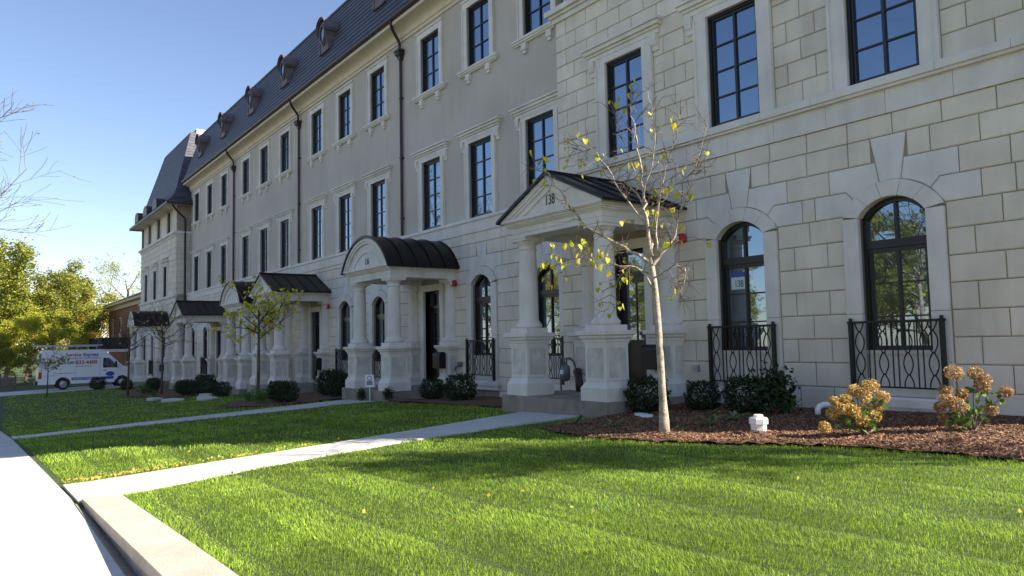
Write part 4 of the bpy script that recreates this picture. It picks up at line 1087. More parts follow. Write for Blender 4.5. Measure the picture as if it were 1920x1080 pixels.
shrub(-52.5, 8.2, 1.0, 'dark shrub at the right foot of the farthest portico', 2)
shrub(-57.2, 7.2, 1.3, 'rounded dark shrub standing in front of the van', 1)
# leafy green perennials
def leafy_mesh(seed, n, rx, rz, size, m):
    rng = np.random.default_rng(seed); P = rng.normal(0, .45, (n, 3))*np.array([rx, rx, rz])+np.array([0, 0, rz]); P = P[P[:, 2] > .02]
    return leaves(P, size, rng, .6, name='foliage', m=m)
GREENB = leafy_mesh(4, 420, .3, .28, .085, lf_gr); DARKL = leafy_mesh(5, 900, .30, .38, .08, lf_box)
for i, (x, y, s, me, lab) in enumerate([(-7.35, 10.6, 1.0, DARKL, 'loose tall dark green bush right of the first railing'), (-7.25, 10.75, .55, GREENB, 'bright green leafy shoots above the dark bush right of the first railing'),
        (-25.0, 7.9, .9, GREENB, 'light green leafy plant at the foot of the leafy small tree'), (-43.4, 7.6, 1.0, GREENB, 'light green plant at the foot of the far left bare tree'), (-26.6, 8.0, .7, GREENB, 'small pale plant left of the leafy tree trunk'),
        (-39.8, 7.4, .6, GREENB, 'low pale plant between the two bare trees'), (-20.9, 9.6, .5, DARKL, 'small dark plant beside the white yard sign'), (-19.45, 9.75, .5, DARKL, 'small dark plant at the right end of the 136 slab')]):
    shrub(x, y, s, lab, i, 'leafy_bush', me, 'bush', 'loose leafy bushes in the beds')
# hydrangeas
def hydrangea(x, y, seed, lab, heads, pm, rz=0):
    t = thing('hydrangea', lab, 'flowering bush', (x, y, float(T(x, y))+bed_h(x, y)), rz); t.scale = (.9, .9, .9); rng = np.random.default_rng(seed); rnd = random.Random(seed)
    mb = MB(); LP = []
    for (hx, hy, hz, r) in heads:
        b = Vector((rnd.uniform(-.06, .06), rnd.uniform(-.06, .06), 0)); m_ = Vector((hx*.45, hy*.45, hz*.5))
        mb.tube([b, m_, (hx, hy, hz)], [.008, .006, .004], 5)
        for k in range(9):
            f = .3+.6*rnd.random(); LP.append([hx*f+rnd.gauss(0, .06), hy*f+rnd.gauss(0, .06), hz*f+rnd.gauss(0, .04)])
        n = 420; d = rng.normal(size=(n, 3)); d /= np.linalg.norm(d, axis=1)[:, None]
        P = np.array([hx, hy, hz])+d*r*(.62+.45*rng.random((n, 1)))*np.array([1, 1, .9])
        hd = obj('flower_head', leaves(P, .026, rng, .95, name='flower_head', m=pm), t)
    for k in range(14):
        a = rnd.random()*6.3; L = .1+.2*rnd.random(); mb.tube([(0, 0, 0), (L*math.cos(a)*.6, L*math.sin(a)*.6, .12+.1*rnd.random()), (L*math.cos(a), L*math.sin(a), .25+.2*rnd.random())], [.006, .005, .003], 4)
    build(mb, 'stem', twigm, t)
    obj('foliage', leaves(np.array(LP), .10, rng, .65, .5, m=lf_gr), t)
# heads: (along image right, depth, height): right = (.59,.81)
def hd(l): return [(r_*.59-d*.8, r_*.81+d*.59, h, s) for r_, d, h, s in l]
hydrangea(-5.12, 9.26, 1, 'golden brown dried hydrangea in front of the wide arched window railing', hd([(-.26, 0, .50, .085), (-.10, .05, .62, .10), (.0, -.03, .55, .11), (.10, 0, .68, .115), (.27, .02, .52, .10), (-.34, -.05, .38, .10), (-.44, .03, .30, .09), (-.20, -.08, .36, .10), (-.08, -.1, .22, .10), (.12, -.05, .26, .09), (.05, .1, .35, .09), (-.62, -.1, .13, .09), (.22, .05, .36, .07), (-.42, 0, .48, .07)]), petal)
hydrangea(-4.22, 10.1, 2, 'brown dried hydrangea with green leaves at the right edge of the bed', hd([(-.20, 0, .80, .12), (.12, .05, .78, .10), (.22, 0, .70, .085), (.16, -.03, .60, .10), (-.30, .05, .55, .09), (-.34, -.05, .42, .11), (-.22, -.08, .36, .12), (-.1, 0, .5, .09), (.50, 0, .52, .09), (.30, .02, .28, .09), (-.42, 0, .33, .08), (-.36, .05, .18, .07)]), petal2)
# hostas
def hosta_mesh(seed, n=15, L=.26):
    rnd = random.Random(seed); mb = MB()
    for k in range(n):
        a = k*2.4+rnd.random()*.5; l = L*(.7+.5*rnd.random()); w_ = .022; e = .35+.8*rnd.random(); pr = None
        for i in range(5):
            t = i/4; r_ = l*t; z = l*e*(t-.75*t*t)*1.6; ww = w_*math.sin(PI*(.12+.86*t))
            c = Vector((r_*math.cos(a), r_*math.sin(a), z)); s = Vector((-math.sin(a), math.cos(a), 0))*ww
            cur = (c-s, c+s)
            if pr: mb.quad(pr[0], pr[1], cur[1], cur[0])
            pr = cur
    return mb.mesh('leaf', lf_hosta)
HO = [hosta_mesh(s) for s in (1, 2)]
for i, (x, y, s, lab) in enumerate([(-9.62, 8.3, 1.1, 'small striped-leaf plant beside the walk at the slab corner'), (-8.75, 8.35, .8, 'small striped-leaf plant left of the small tree, nearer the lawn'), (-8.25, 9.0, 1.1, 'striped-leaf plant touching the small tree trunk'), (-7.5, 9.15, 1.1, 'striped-leaf plant left of the white drain cap'), (-7.5, 9.75, 1.2, 'striped-leaf plant behind the one left of the white drain cap')]):
    t = thing('hosta', lab, 'plant', (x, y, float(T(x, y))+bed_h(x, y)), i*1.1, 'striped hostas in the mulch'); t.scale = (s, s, s); obj('leaf', HO[i % 2], t)

# ---- small redbud trees
def heart_leaves(P, sizes, rng, m, name='crown'):
    """heart-shaped leaves hanging point down; P list of stalk points"""
    out = [(0, 0), (.30, .12), (.52, -.05), (.50, -.38), (.28, -.70), (0, -1.0), (-.28, -.70), (-.50, -.38), (-.52, -.05), (-.30, .12)]
    V = []; F = []
    for p, s in zip(P, sizes):
        a = rng.random()*6.28; tilt = rng.normal(0, .5); X = np.array([math.cos(a), math.sin(a), rng.normal(0, .25)]); X /= np.linalg.norm(X)
        Z = np.array([rng.normal(0, .35), rng.normal(0, .35), 1.0]); Z -= X*(Z@X); Z /= np.linalg.norm(Z); Y = np.cross(Z, X)
        n = len(V); fold = .18
        for u, v in out: V.append(np.array(p)+s*(X*u*.95+Z*v+Y*(abs(u)*fold-.12*v*v)))
        F.append([n, n+1, n+2, n+3, n+4, n+5]); F.append([n, n+5, n+6, n+7, n+8, n+9])
    return np_mesh(name, np.array(V), np.array(F), [m])
BR = {'trunk':[(-7.27,7.9,-.25),(-7.31,7.9,.95),(-7.35,7.9,1.71),(-7.39,7.88,2.17)],
'leader':[(-7.39,7.88,2.17),(-7.42,7.85,2.79),(-7.47,7.85,3.18),(-7.55,7.85,3.74),(-7.63,7.85,4.32),(-7.75,7.9,4.76)],
'left':[(-7.47,7.88,2.25),(-7.76,7.7,2.49),(-8.27,7.45,2.83),(-8.57,7.3,3.27),(-8.85,7.2,3.72),(-9.05,7.1,3.84)],
'leftlow':[(-7.46,7.88,2.08),(-7.56,7.6,2.19),(-7.9,7.3,2.21),(-8.25,7.1,2.33),(-8.57,7.0,2.2)],
'mid1':[(-7.37,7.88,2.32),(-7.62,8.1,2.75),(-7.93,8.3,3.22),(-8.63,8.5,3.79),(-9.37,8.6,4.18),(-9.79,8.6,4.6)],
'mid2':[(-7.44,7.85,2.79),(-7.68,7.6,3.27),(-7.94,7.5,3.78),(-8.23,7.4,4.11)],
'right1':[(-7.39,7.88,2.17),(-7.31,8.0,2.36),(-7.22,8.15,2.53),(-7.2,8.3,2.95),(-7.02,8.4,3.47),(-6.74,8.4,4.12)],
'right2':[(-7.3,7.9,2.39),(-7.41,8.05,2.96),(-7.3,8.1,3.49),(-7.11,8.1,3.92),(-6.96,8.1,4.31)],
'up2':[(-7.5,7.85,3.11),(-7.25,7.8,3.68),(-7.12,7.75,4.1),(-7.23,7.75,4.67)],
'up3':[(-7.35,7.9,2.78),(-6.91,7.6,3.06),(-6.35,7.5,3.24),(-5.96,7.4,3.35)],
'right3':[(-7.34,7.88,2.01),(-6.84,7.7,2.11),(-6.54,7.6,2.01),(-6.56,7.5,1.66)],
'low4':[(-7.39,7.88,1.86),(-7.89,8.1,2.22),(-8.5,8.3,2.12),(-8.76,8.3,1.63)],
'up4':[(-7.64,7.85,3.6),(-7.91,7.9,4.15),(-8.15,7.95,4.63)]}
def near_tree():
    rnd = random.Random(17); rng = np.random.default_rng(17); B = Vector((-7.27, 7.9, -.2))
    t = thing('young_tree', 'nearest young tree with bare twigs and a few yellow heart-shaped leaves, before portico 138', 'tree', tuple(B), 0, 'young trees planted along the front beds')
    mb = MB(); tw = MB(); stalks = []
    def smooth(pts, n=4):
        P = [Vector(p) for p in pts]; out = []
        for i in range(len(P)-1):
            p0 = P[max(0, i-1)]; p1 = P[i]; p2 = P[i+1]; p3 = P[min(len(P)-1, i+2)]
            for k in range(n):
                s = k/n; out.append(.5*((2*p1)+(p2-p0)*s+(2*p0-5*p1+4*p2-p3)*s*s+(3*p1-p0-3*p2+p3)*s**3))
        out.append(P[-1]); return out
    for nm, pts in BR.items():
        pts = [Vector(p)-B for p in pts]; s = smooth(pts); n = len(s)
        if nm == 'trunk': rs = [.054+(.040-.054)*i/(n-1)+(.02 if i < 2 else 0) for i in range(n)]; mb.tube(s, rs, 12)
        else:
            r0 = {'leader': .028, 'left': .026, 'right1': .026, 'mid1': .018}.get(nm, .014)
            s = [p+Vector((rnd.gauss(0, .012), rnd.gauss(0, .012), rnd.gauss(0, .012))) if 0 < i < n-1 else p for i, p in enumerate(s)]
            mb.tube(s, [r0*(1-.85*i/(n-1)) for i in range(n)], 6)
            for k in range(3, n):
                for rep in range(2):
                    if rnd.random() < .85:
                        d = (s[k]-s[k-1]).normalized(); ax = Vector((rnd.gauss(0, 1), rnd.gauss(0, 1), rnd.gauss(0, .8))).normalized()
                        L = (.2+.36*rnd.random())*(1.1-.5*k/n); dd = (d*.7+ax*.9+Vector((0, 0, .12))).normalized(); q = s[k].copy(); pp = [q.copy()]
                        for i in range(6):
                            dd = (dd+Vector((rnd.gauss(0, .22), rnd.gauss(0, .22), rnd.gauss(0, .2)))).normalized(); q = q+dd*L/6; pp.append(q.copy())
                            if rnd.random() < .45:
                                e = (dd+Vector((rnd.gauss(0, .8), rnd.gauss(0, .8), rnd.gauss(0, .6)))).normalized(); l2 = .08+.16*rnd.random()
                                e2 = (e+Vector((rnd.gauss(0, .3), rnd.gauss(0, .3), .1))).normalized()
                                tw.tube([q, q+e*l2*.5, q+e*l2*.5+e2*l2*.5], [.0035, .003, .0018], 3)
                                stalks.append((q+e*l2*.5+e2*l2*.5, nm))
                        tw.tube(pp, [.0058, .005, .0045, .004, .0035, .003, .002], 4); stalks.append((pp[-1], nm))
    build(mb, 'trunk', bark, t, smooth=True); build(tw, 'twigs', twigm, t)
    wgt = {'leftlow': 3.0, 'mid1': 1., 'leader': .8, 'mid2': 1., 'up4': 1., 'low4': 2.6, 'left': .9}
    W = np.array([wgt.get(n, .4) for p, n in stalks]); W /= W.sum()
    ids = rng.choice(len(stalks), 140, replace=False, p=W)
    P = []
    for i in ids:
        p = np.array(stalks[i][0]); P.append(p)
        if rng.random() < .35: P.append(p+rng.normal(0, .045, 3))
    obj('crown', heart_leaves(P, [.045+.05*rng.random() for _ in P], rng, lf_yel), t)
near_tree()
def small_tree(x, y, h, seed, lab, nleaf, m, spread=1.0, rz=0, fork=.55, tr=.06):
    rnd = random.Random(seed); rng = np.random.default_rng(seed)
    t = thing('young_tree', lab, 'tree', (x, y, float(T(x, y))-.02), rz, 'young trees planted along the front beds')
    mb = MB(); tips = []
    fz = h*fork; mb.tube([(0, 0, 0), (.02, .02, fz*.5), (0, .03, fz), (.03, 0, h*.8)], [tr, tr*.85, tr*.7, tr*.2], 9)
    def go(p, d, L, r, lev):
        pts = [p]; q = p.copy(); dd = d.copy()
        for i in range(5):
            dd = (dd+Vector((rnd.gauss(0, .16), rnd.gauss(0, .16), rnd.gauss(0, .14)+.04))).normalized(); q = q+dd*L/5; pts.append(q.copy())
        mb.tube(pts, [max(.005, r*(1-.14*i)) for i in range(6)], 5 if lev < 2 else 3, cap=False)
        if lev >= 3: tips.extend(pts[2:]); return
        for j in range(4):
            ax = Vector((rnd.gauss(0, 1), rnd.gauss(0, 1), rnd.gauss(0, .7))).normalized(); go(pts[1+j], (dd*.8+ax*.8).normalized(), L*.55, r*.5, lev+1)
    for k in range(9):
        a = k*2.4+rnd.random(); e = .25+.9*k/9; z = fz*(.92+.04*k); go(Vector((0, .03, z)), Vector((math.cos(a)*spread, math.sin(a)*spread, e)).normalized(), h*.34, tr*.4, 1)
    build(mb, 'trunk', bark if nleaf > 1000 else barkd, t, smooth=True)
    P = [np.array(tips[rnd.randrange(len(tips))])+rng.normal(0, .05, 3) for _ in range(nleaf)]
    if P: obj('crown', heart_leaves(P, [.07+.05*rng.random() for _ in P], rng, m, 'crown'), t)
small_tree(-25.65, 8.0, 4.3, 5, 'leafy yellow-green young tree before the third house', 500, lf_yel, 1.3)
small_tree(-41.6, 8.1, 4.9, 6, 'nearly bare young tree right of the farthest portico, with a few yellow leaves', 25, lf_yel, 1.0)
small_tree(-43.8, 6.9, 4.6, 7, 'bare dark young tree in front of the farthest portico', 8, lf_yel, .9)
small_tree(-52.0, 3.9, 2.9, 9, 'small thin leafy tree in front of the white van', 160, lf_tree, 1.3, tr=.04)

# ------------------------------------------------------------------ van
def van():
    V = thing('service_van', 'white high-roof service van with red and blue lettering, parked in the driveway', 'van', (-60.0, 3.95, float(T(-60, 6))+.03))
    W_ = 2.0; prof = [(0, .45), (.02, 1.2), (.06, 2.35), (.22, 2.72), (.5, 2.78), (3.6, 2.76), (4.0, 2.66), (4.25, 2.45), (5.15, 1.55), (6.0, 1.30), (6.12, 1.0), (6.12, .45)]
    # front wheel arch and rear wheel arch cut-outs in the lower edge
    def archp(c, r=.47): return [(c+r*math.cos(a), .38+r*math.sin(a)) for a in [PI*i/10 for i in range(11)]]
    low = [(6.12, .38)]+archp(5.1)+archp(1.48)+[(0, .38)]
    P = prof[1:]+low
    mb = MB(); n = len(P)
    def ringx(x, s): 
        return [(x, 3.06+(y-3.06)*s[0], z if z < 1.2 else 1.2+(z-1.2)*s[1]) for y, z in P]
    mb.rings([ringx(-W_+.05, (.985, .985)), ringx(-W_, (1, .95)), ringx(0, (1, .95)), ringx(-.0+.05, (.985, .935))][1:3] if 0 else [ringx(-W_-.04+.09, (.99, 1.0)), ringx(-W_, (1, .97)), ringx(0, (1, .97)), ringx(-.05, (.99, 1.0))][1:3])
    build(mb, 'body', whitev, V)
    for c in (1.48, 5.1):
        for sx in (-.12, -W_+.12):
            wv = MB(); r = [(.30, -.11), (.38, -.10), (.385, 0), (.38, .10), (.30, .11)]
            wv.rings([[(sx+xx, c+rr*math.cos(2*PI*i/24), .385+rr*math.sin(2*PI*i/24)) for i in range(24)] for rr, xx in r]); wh = build(wv, 'wheel', rubber, V, smooth=False)
            rv = MB(); s_ = 1 if sx > -1 else -1
            rv.rings([[(sx+s_*xx, c+rr*math.cos(2*PI*i/20), .385+rr*math.sin(2*PI*i/20)) for i in range(20)] for rr, xx in ((.24, .112), (.235, .122), (.19, .115), (.15, .125), (.06, .14))]); build(rv, 'rim', chrome, wh)
            hv = MB()
            for k in range(8):
                a = 2*PI*k/8; hv.tube([(sx+s_*.127, c+.19*math.cos(a), .385+.19*math.sin(a)), (sx+s_*.129, c+.192*math.cos(a), .385+.192*math.sin(a)+.001)], .03, 6)
            build(hv, 'rim_holes', rubber, wh)
    def panel(name, pts, m, x=.004, th=.006, par=V):
        b = MB(); k = len(pts); b.rings([[(x-th, y, z) for y, z in pts], [(x, y, z) for y, z in pts]]); return build(b, name, m, par)
    dr = panel('cab_door', [(3.72, .55), (4.72, .55), (5.0, .95), (4.98, 1.45), (4.3, 2.22), (3.78, 2.24)], whitev, .012)
    panel('side_window', [(3.9, 1.42), (4.85, 1.42), (4.80, 1.55), (4.30, 2.08), (3.98, 2.12), (3.9, 2.05)], vanglass, .02, .006, dr)
    panel('door_handle', [(3.9, 1.22), (4.12, 1.22), (4.12, 1.26), (3.9, 1.26)], numb, .03, .012, dr)
    panel('door_seam', [(3.69, .55), (3.705, .55), (3.745, 2.26), (3.73, 2.26)], greyt, .006)
    panel('door_seam', [(2.2, .55), (2.212, .55), (2.212, 2.5), (2.2, 2.5)], greyt, .006)
    panel('door_rail', [(.9, 1.10), (2.2, 1.10), (2.2, 1.135), (.9, 1.135)], greyt, .012)
    panel('taillight', [(.02, .78), (.22, .78), (.22, 1.22), (.05, 1.25)], redl, .012)
    panel('stripe', [(1.98, .62), (3.68, .62), (3.68, .80), (1.98, .80)], blues, .007)
    panel('stripe', [(3.76, .62), (4.55, .62), (4.60, .80), (3.76, .80)], blues, .02)
    # bumper, mirror, windshield, rear lights
    b = MB(); b.box(-W_+.05, -.05, -.14, -.001, .38, .62); build(b, 'bumper', numb, V)
    b = MB(); b.rings([[(-W_+.2, 4.28, 2.40), (-.2, 4.28, 2.40), (-.15, 5.10, 1.60), (-W_+.15, 5.10, 1.60)], [(-W_+.2, 4.31, 2.43), (-.2, 4.31, 2.43), (-.15, 5.13, 1.63), (-W_+.15, 5.13, 1.63)]]); build(b, 'windshield', vanglass, V)
    b = MB(); b.box(.05, .25, 4.65, 4.75, 1.45, 1.85); b.box(0, .06, 4.68, 4.72, 1.5, 1.56); build(b, 'mirror', numb, V)
    # roof rack with ladders
    b = MB()
    for x in (-.15, -W_+.15): b.tube([(x, .1, 2.95), (x, 3.6, 2.95)], .03, 6)
    for y in (.2, .9, 1.6, 2.3, 3.0, 3.5): b.tube([(-W_+.15, y, 2.95), (-.15, y, 2.95)], .022, 5); b.tube([(-.15, y, 2.7), (-.15, y, 2.95)], .022, 5)
    build(b, 'roof_rack', chrome, V)
    b = MB()
    for x in (-.25, -.62): b.box(x-.03, x+.03, -.3, 3.9, 2.985, 3.07)
    for k in range(13): b.tube([(-.62, -.2+k*.33, 3.03), (-.25, -.2+k*.33, 3.03)], .018, 5)
    t2 = thing('ladder', 'long grey ladder carried on the roof rack of the white van', 'ladder', tuple(V.location), me=b.mesh('ladder', chrome))
    def lett(s, size, m, y, z, sx=1, name='lettering', x=.012):
        o = obj(name, text_mesh(s, size, m, .003, 'LEFT', bold=size*.025), V, (x, y, z)); o.rotation_euler = (PI/2, 0, PI/2); o.scale = (sx, 1, 1)
    lett('Service', .31, redt, 1.60, 2.36, 1.05); lett('Express', .31, blues, 2.66, 2.36, .98)
    lett('HEATING & AIR CONDITIONING', .135, greyt, 1.66, 2.12, 1.0)
    lett('630/', .26, numb, 1.70, 1.83, .95); lett('833-4400', .36, redt, 2.22, 1.83, .95)
    lett('www.serviceexpress.com', .10, greyt, 2.2, 1.58, 1.0)
    lett('RESIDENTIAL & COMMERCIAL', .11, white, 2.05, .70, .95)
    # eagle-like swash emblem and starburst
    b = MB(); sp = []
    for k in range(20): a = 2*PI*k/20; r = .26 if k % 2 == 0 else .19; sp.append((4.35+r*1.25*math.cos(a), .98+r*.75*math.sin(a)))
    b.rings([[(.013, y, z) for y, z in sp], [(.021, y, z) for y, z in sp]]); build(b, 'starburst', blues, V)
    b = MB()
    for pts in ([(1.05, 2.22), (1.25, 2.17), (1.5, 2.12), (1.38, 2.06), (1.2, 2.12)], [(1.3, 2.16), (1.42, 2.32), (1.56, 2.34), (1.48, 2.2), (1.5, 2.12), (1.38, 2.1)]):
        b.rings([[(.006, y, z) for y, z in pts], [(.012, y, z) for y, z in pts]])
    build(b, 'emblem', greyt, V)
    for z in (.98, .94): panel('pinstripe', [(.3, z), (1.05, z), (1.05, z+.012), (.3, z+.012)], greyt, .006)
van()

# ------------------------------------------------------------------ neighbouring brick house and carport, fence
H = thing('brick_house', 'red brick house with cream eaves behind the van and the far portico', 'house', (-84, 13, -2.0))
def uvwall(mb, a, b, z0, z1):
    L = math.hypot(b[0]-a[0], b[1]-a[1]); mb.quad((a[0], a[1], z0), (b[0], b[1], z0), (b[0], b[1], z1), (a[0], a[1], z1), uv=[(0, z0), (L, z0), (L, z1), (0, z1)])
mb = MB(); uvwall(mb, (11, 0), (11, 12), -1, 7.75); uvwall(mb, (-11.4, 0), (11, 0), -1, 7.75); uvwall(mb, (-11.4, 12), (-11.4, 0), -1, 7.75)
build(mb, 'wall', brick, H)
mb = MB(); mb.box(-12.1, 11.7, -.7, 12.7, 7.7, 7.95); mb.box(-11.6, 11.2, -.2, 12.2, 7.3, 7.7); build(mb, 'eaves', soffit, H)
mb = MB(); mb.rings([[(-12.2, -.8, 7.951), (11.8, -.8, 7.951), (11.8, 12.8, 7.951), (-12.2, 12.8, 7.951)], [(-6, 6, 11), (6, 6, 11), (6, 6.2, 11), (-6, 6.2, 11)]]); build(mb, 'roof', roofdark, H)
for x in (-8.6, -3.5, 2, 7):
    mb = MB(); mb.box(x-.55, x+.55, -.05, -.001, 3.9, 6.4); w_ = build(mb, 'window', white, H); mb = MB(); mb.box(x-.45, x+.45, -.07, -.051, 4.0, 6.3); build(mb, 'pane', glass, w_)
K = thing('carport', 'dark flat-roofed carport behind the nose of the van', 'carport', (-76, 9.4, -1.9))
mb = MB(); mb.box(-5, 3, 0, 3.4, 3.05, 4.05); build(mb, 'roof', roofdark, K)
mb = MB(); mb.box(-4.95, 2.95, .05, 3.35, 2.8, 3.049); build(mb, 'fascia', trim, K)
for x, y in ((2.8, .2), (-4.7, .2), (2.8, 3.2), (-4.7, 3.2)): mb = MB(); mb.box(x-.12, x+.12, y-.12, y+.12, -.3, 2.799); build(mb, 'post', trim, K)
F = thing('wood_fence', 'low weathered wooden fence at the left behind the lawn', 'fence', (-70, -3.5, -1.75)); fm = mat('weathered_wood', (.14, .12, .10), .9, .2, 3)
mb = MB()
for k in range(42): mb.box(0, .03, k*.16, k*.16+.145, .05, .9+.03*math.sin(k*1.7))
build(mb, 'boards', fm, F)
for k in range(4): mb = MB(); mb.box(-.1, -.01, k*2.2, k*2.2+.1, -.1, .95); build(mb, 'post', fm, F)

# ------------------------------------------------------------------ grass blades, fallen leaves, bark chips
def gz_vec(x, y):
    a = np.interp(x, LX, LZ); b = np.interp(x, HX, HZ); s = np.interp(x, SX, SZ); t = np.clip((y-1.12)/8.4, 0, 1)
    return np.where(y <= .935, s-.0, np.where((y < 1.12) & (x > -8.64), s-.05, a+(b-a)*t))
def poly_mask(x, y, P):
    r = np.zeros(len(x), bool); n = len(P)
    for i in range(n):
        (x1, y1), (x2, y2) = P[i], P[i-1]
        if y1 == y2: continue
        c = ((y1 > y) != (y2 > y)) & (x < (x2-x1)*(y-y1)/(y2-y1)+x1); r ^= c
    return r
def grass():
    rng = np.random.default_rng(2); X = []; Y = []; Wd = []
    zones = [(2.2, 4, 9500, .0026), (4, 6, 6200, .0032), (6, 9, 3300, .0042), (9, 13, 1500, .0062), (13, 20, 560, .010), (20, 34, 170, .018), (34, 62, 45, .034)]
    for d0, d1, den, wd in zones:
        # sample polar sector of the view
        a0, a1 = R(90+12), R(180-2); area = .5*(a1-a0)*(d1*d1-d0*d0); n = int(area*den)
        a = a0+(a1-a0)*rng.random(n); d = np.sqrt(d0*d0+(d1*d1-d0*d0)*rng.random(n))
        X.append(d*np.cos(a)); Y.append(d*np.sin(a)); Wd.append(np.full(n, wd))
    x = np.concatenate(X); y = np.concatenate(Y); wd = np.concatenate(Wd)
    wl = np.interp(y, WY, WR); wr = np.interp(y, WY, WL)
    ok = (y < 12.2) & (x < 0) & (x > -57.3)
    ok &= np.where(x > -8.7, y > 1.33+.02*np.sin(x*9), y > .98)
    ok &= ~((x < wl+.015) & (x > wr-.02) & (y < 9.6))
    t2 = np.clip((y-.93)/8.77, 0, 1); ok &= ~((x > -22.32+.2*t2) & (x < -20.88+.7*t2) & (y < 9.8))
    ok &= ~((y > 9.3) & (x < -9.98) & (x > -13.3)); ok &= ~((y > 9.8) & (x < -13.9) & (((x+21.35) % 10.2) < 0))
    for cx in (-21.35, -31.5, -36.0, -47.0, -58.9): ok &= ~((np.abs(x-cx) < 1.66) & (y > 9.3))
    for P in BEDS: ok &= ~poly_mask(x+.0, y-.03, P)
    x, y, wd = x[ok], y[ok], wd[ok]; n = len(x); z = gz_vec(x, y)
    # mowing stripes and tufts: height varies
    hgt = .027+.006*np.sin(x*1.1+y*2.3)*np.sin(x*.7-y*1.6)+.013*rng.random(n); hgt = hgt*(1+.5*(rng.random(n) < .04))
    yy = y+.05*np.sin(x*.9)+.02*np.sin(x*3.1); rut = np.abs(((yy-4.68+.5) % 1.04)-.5); hgt *= np.where(rut < .05, .5, 1.)
    patch = np.sin(x*5.3+2*np.sin(y*3.7))*np.sin(y*6.1+1.7*np.sin(x*4.1)); hgt *= 1+.16*patch
    hgt *= np.clip(wd/.006, .9, 1.3)
    a = rng.random(n)*2*np.pi; lean = .35+.55*rng.random(n)
    dx, dy = np.cos(a), np.sin(a); b = rng.random(n)*2*np.pi
    # flow: swept patches
    fl = np.sin(x*1.7+1.3*np.sin(y*1.1))+np.cos(y*2.1-x*.6); st_ = np.where(np.floor((yy-4.68)/.52) % 2 == 0, 1., -1.); dx = dx*.8+.30*np.cos(fl*1.5)+.55*st_; dy = dy*.8+.30*np.sin(fl*1.5)
    px, py = -np.sin(b)*wd*.5, np.cos(b)*wd*.5
    V = np.empty((n, 5, 3)); h = hgt
    V[:, 0] = np.stack([x-px, y-py, z-.004], 1); V[:, 1] = np.stack([x+px, y+py, z-.004], 1)
    mx, my = x+dx*h*lean*.35, y+dy*h*lean*.35
    V[:, 2] = np.stack([mx+px*.8, my+py*.8, z+h*.6], 1); V[:, 3] = np.stack([mx-px*.8, my-py*.8, z+h*.6], 1)
    V[:, 4] = np.stack([x+dx*h*lean, y+dy*h*lean, z+h*(1.0-.25*lean)], 1)
    me = bpy.data.meshes.new('grass'); me.vertices.add(5*n); me.vertices.foreach_set('co', V.astype(np.float32).ravel())
    base = np.arange(n)[:, None]*5; L = np.concatenate([base+np.array([[0, 1, 2, 3]]), base+np.array([[3, 2, 4]])], 1)
    me.loops.add(7*n); me.loops.foreach_set('vertex_index', L.astype(np.int32).ravel())
    st = (np.arange(n)[:, None]*7+np.array([[0, 4]])).ravel(); tt = np.tile([4, 3], n)
    me.polygons.add(2*n); me.polygons.foreach_set('loop_start', st.astype(np.int32)); me.polygons.foreach_set('loop_total', tt.astype(np.int32))
    me.materials.append(bladem); me.update(calc_edges=True)
    o = obj('grass', me); o['kind'] = 'stuff'; o['label'] = 'mown green grass of the front lawns'; o['category'] = 'grass'
    print('blades', n)
def grass_mat():
    t = bladem.node_tree; N = t.nodes; L = t.links; b = N['Principled BSDF']; tr = [n for n in N if n.type == 'BSDF_TRANSLUCENT'][0]
    g = N.new('ShaderNodeNewGeometry')
    m1 = N.new('ShaderNodeMix'); m1.data_type = 'RGBA'; m1.inputs[6].default_value = (.10, .20, .015, 1); m1.inputs[7].default_value = (.45, .60, .08, 1)
    L.new(g.outputs['Random Per Island'], m1.inputs[0])
    ns = N.new('ShaderNodeTexNoise'); ns.inputs['Scale'].default_value = .9; L.new(g.outputs['Position'], ns.inputs['Vector'])
    mr = N.new('ShaderNodeMapRange'); mr.inputs[1].default_value = .35; mr.inputs[2].default_value = .65; mr.inputs[3].default_value = .75; mr.inputs[4].default_value = 1.25; L.new(ns.outputs[0], mr.inputs[0])
    m2 = N.new('ShaderNodeMix'); m2.data_type = 'RGBA'; m2.blend_type = 'MULTIPLY'; m2.inputs[0].default_value = 1; L.new(m1.outputs[2], m2.inputs[6]); L.new(mr.outputs[0], m2.inputs[7])
    L.new(m2.outputs[2], b.inputs['Base Color']); L.new(m2.outputs[2], tr.inputs[0])
grass_mat(); grass()
def fallen_leaves():
    rng = np.random.default_rng(9); P = []
    for _ in range(420): x = -rng.uniform(2, 40); y = rng.uniform(1.5, 9); P.append((x, y, 1.)) 
    for _ in range(300): y = .95+abs(rng.normal(0, 1.6)); x = walk_x(y)[1]-abs(rng.normal(0, .18)); P.append((x, y, 1.))
    for _ in range(90): P.append((-rng.uniform(4.5, 9.8), rng.uniform(8, 11), 1.))
    Q = [(x, y, float(T(x, y))+.055) for x, y, _ in P if not on_walk(x, y, -.05) and y < 11]
    Q = [q for q in Q if rng.random() < .45 or True]
    me = leaves(np.array(Q), .038, rng, .8, name='fallen_leaves', m=fallen); o = obj('fallen_leaves', me); o['kind'] = 'stuff'; o['label'] = 'small yellow leaves fallen on the grass'; o['category'] = 'fallen leaves'
fallen_leaves()
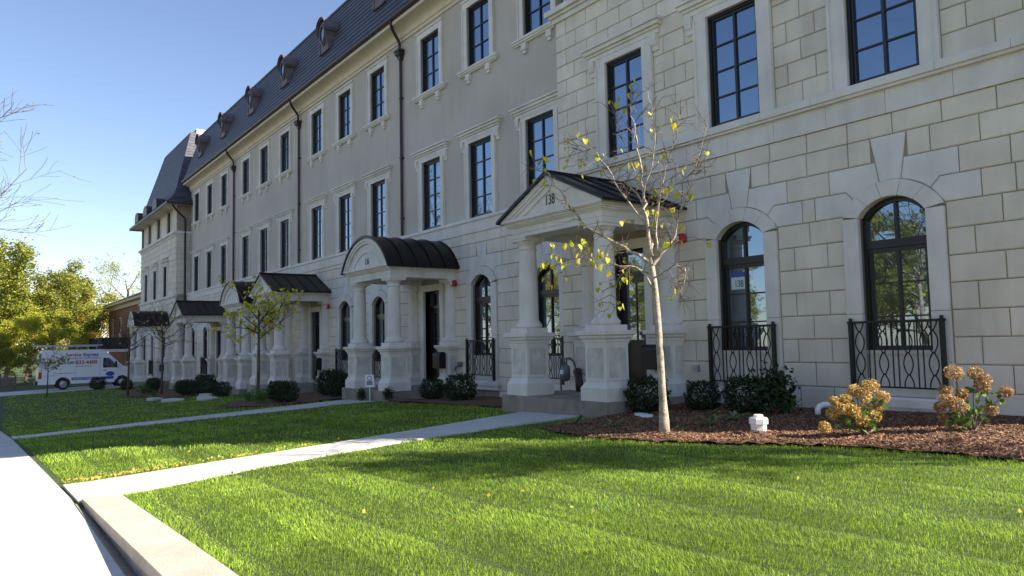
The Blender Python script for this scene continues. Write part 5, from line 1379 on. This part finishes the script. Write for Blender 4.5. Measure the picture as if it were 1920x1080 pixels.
def chips():
    rng = np.random.default_rng(4); n = 70000; x = -rng.uniform(0, 10.0, n); y = rng.uniform(7.3, 11.5, n); ok = poly_mask(x, y, BEDS[0]); x, y = x[ok], y[ok]
    z = gz_vec(x, y)+np.array([bed_h(a, b) for a, b in zip(x, y)])+.012
    n = len(x); a = rng.random(n)*np.pi; l = (.006+.02*rng.random(n)); ww = .003+.004*rng.random(n)
    d = np.stack([np.cos(a), np.sin(a), rng.normal(0, .35, n)], 1)*l[:, None]; s = np.stack([-np.sin(a), np.cos(a), rng.normal(0, .5, n)], 1)*ww[:, None]
    Pp = np.stack([x, y, z], 1); V = np.stack([Pp-d-s, Pp+d-s, Pp+d+s, Pp-d+s], 1).reshape(-1, 3)
    o = obj('bark_chips', np_mesh('bark_chips', V, np.arange(4*n).reshape(-1, 4), [chip])); o['kind'] = 'stuff'; o['label'] = 'loose brown bark chips of the planting bed'; o['category'] = 'mulch'
chips()

def pebbles():
    rng = np.random.default_rng(6); n = 5200; x = rng.uniform(-8.55, -1.5, n); y = rng.uniform(.895, .985, n)
    base = np.array([(1, 0, 0), (-.5, .87, 0), (-.5, -.87, 0), (0, 0, .8)]); V = []; 
    r = .004+.008*rng.random(n); a = rng.random(n)*6.28; c_, s_ = np.cos(a), np.sin(a)
    P = np.stack([x, y, np.full(n, -.415)+rng.random(n)*.012], 1)
    B = np.stack([np.stack([P[:, 0]+r*(b[0]*c_-b[1]*s_), P[:, 1]+r*(b[0]*s_+b[1]*c_), P[:, 2]+r*b[2]], 1) for b in base], 1).reshape(-1, 3)
    k = np.arange(n)[:, None]*4; F = np.concatenate([k+np.array([[0, 1, 3]]), k+np.array([[1, 2, 3]]), k+np.array([[2, 0, 3]])])
    m = mat('pebble', (.3, .25, .2), .9); island_var(m, (.16, .12, .09), (.62, .55, .46))
    o = obj('pebbles', np_mesh('pebbles', B, F, [m])); o['kind'] = 'stuff'; o['label'] = 'loose gravel between the sidewalk and the stone edging'; o['category'] = 'gravel'
pebbles()
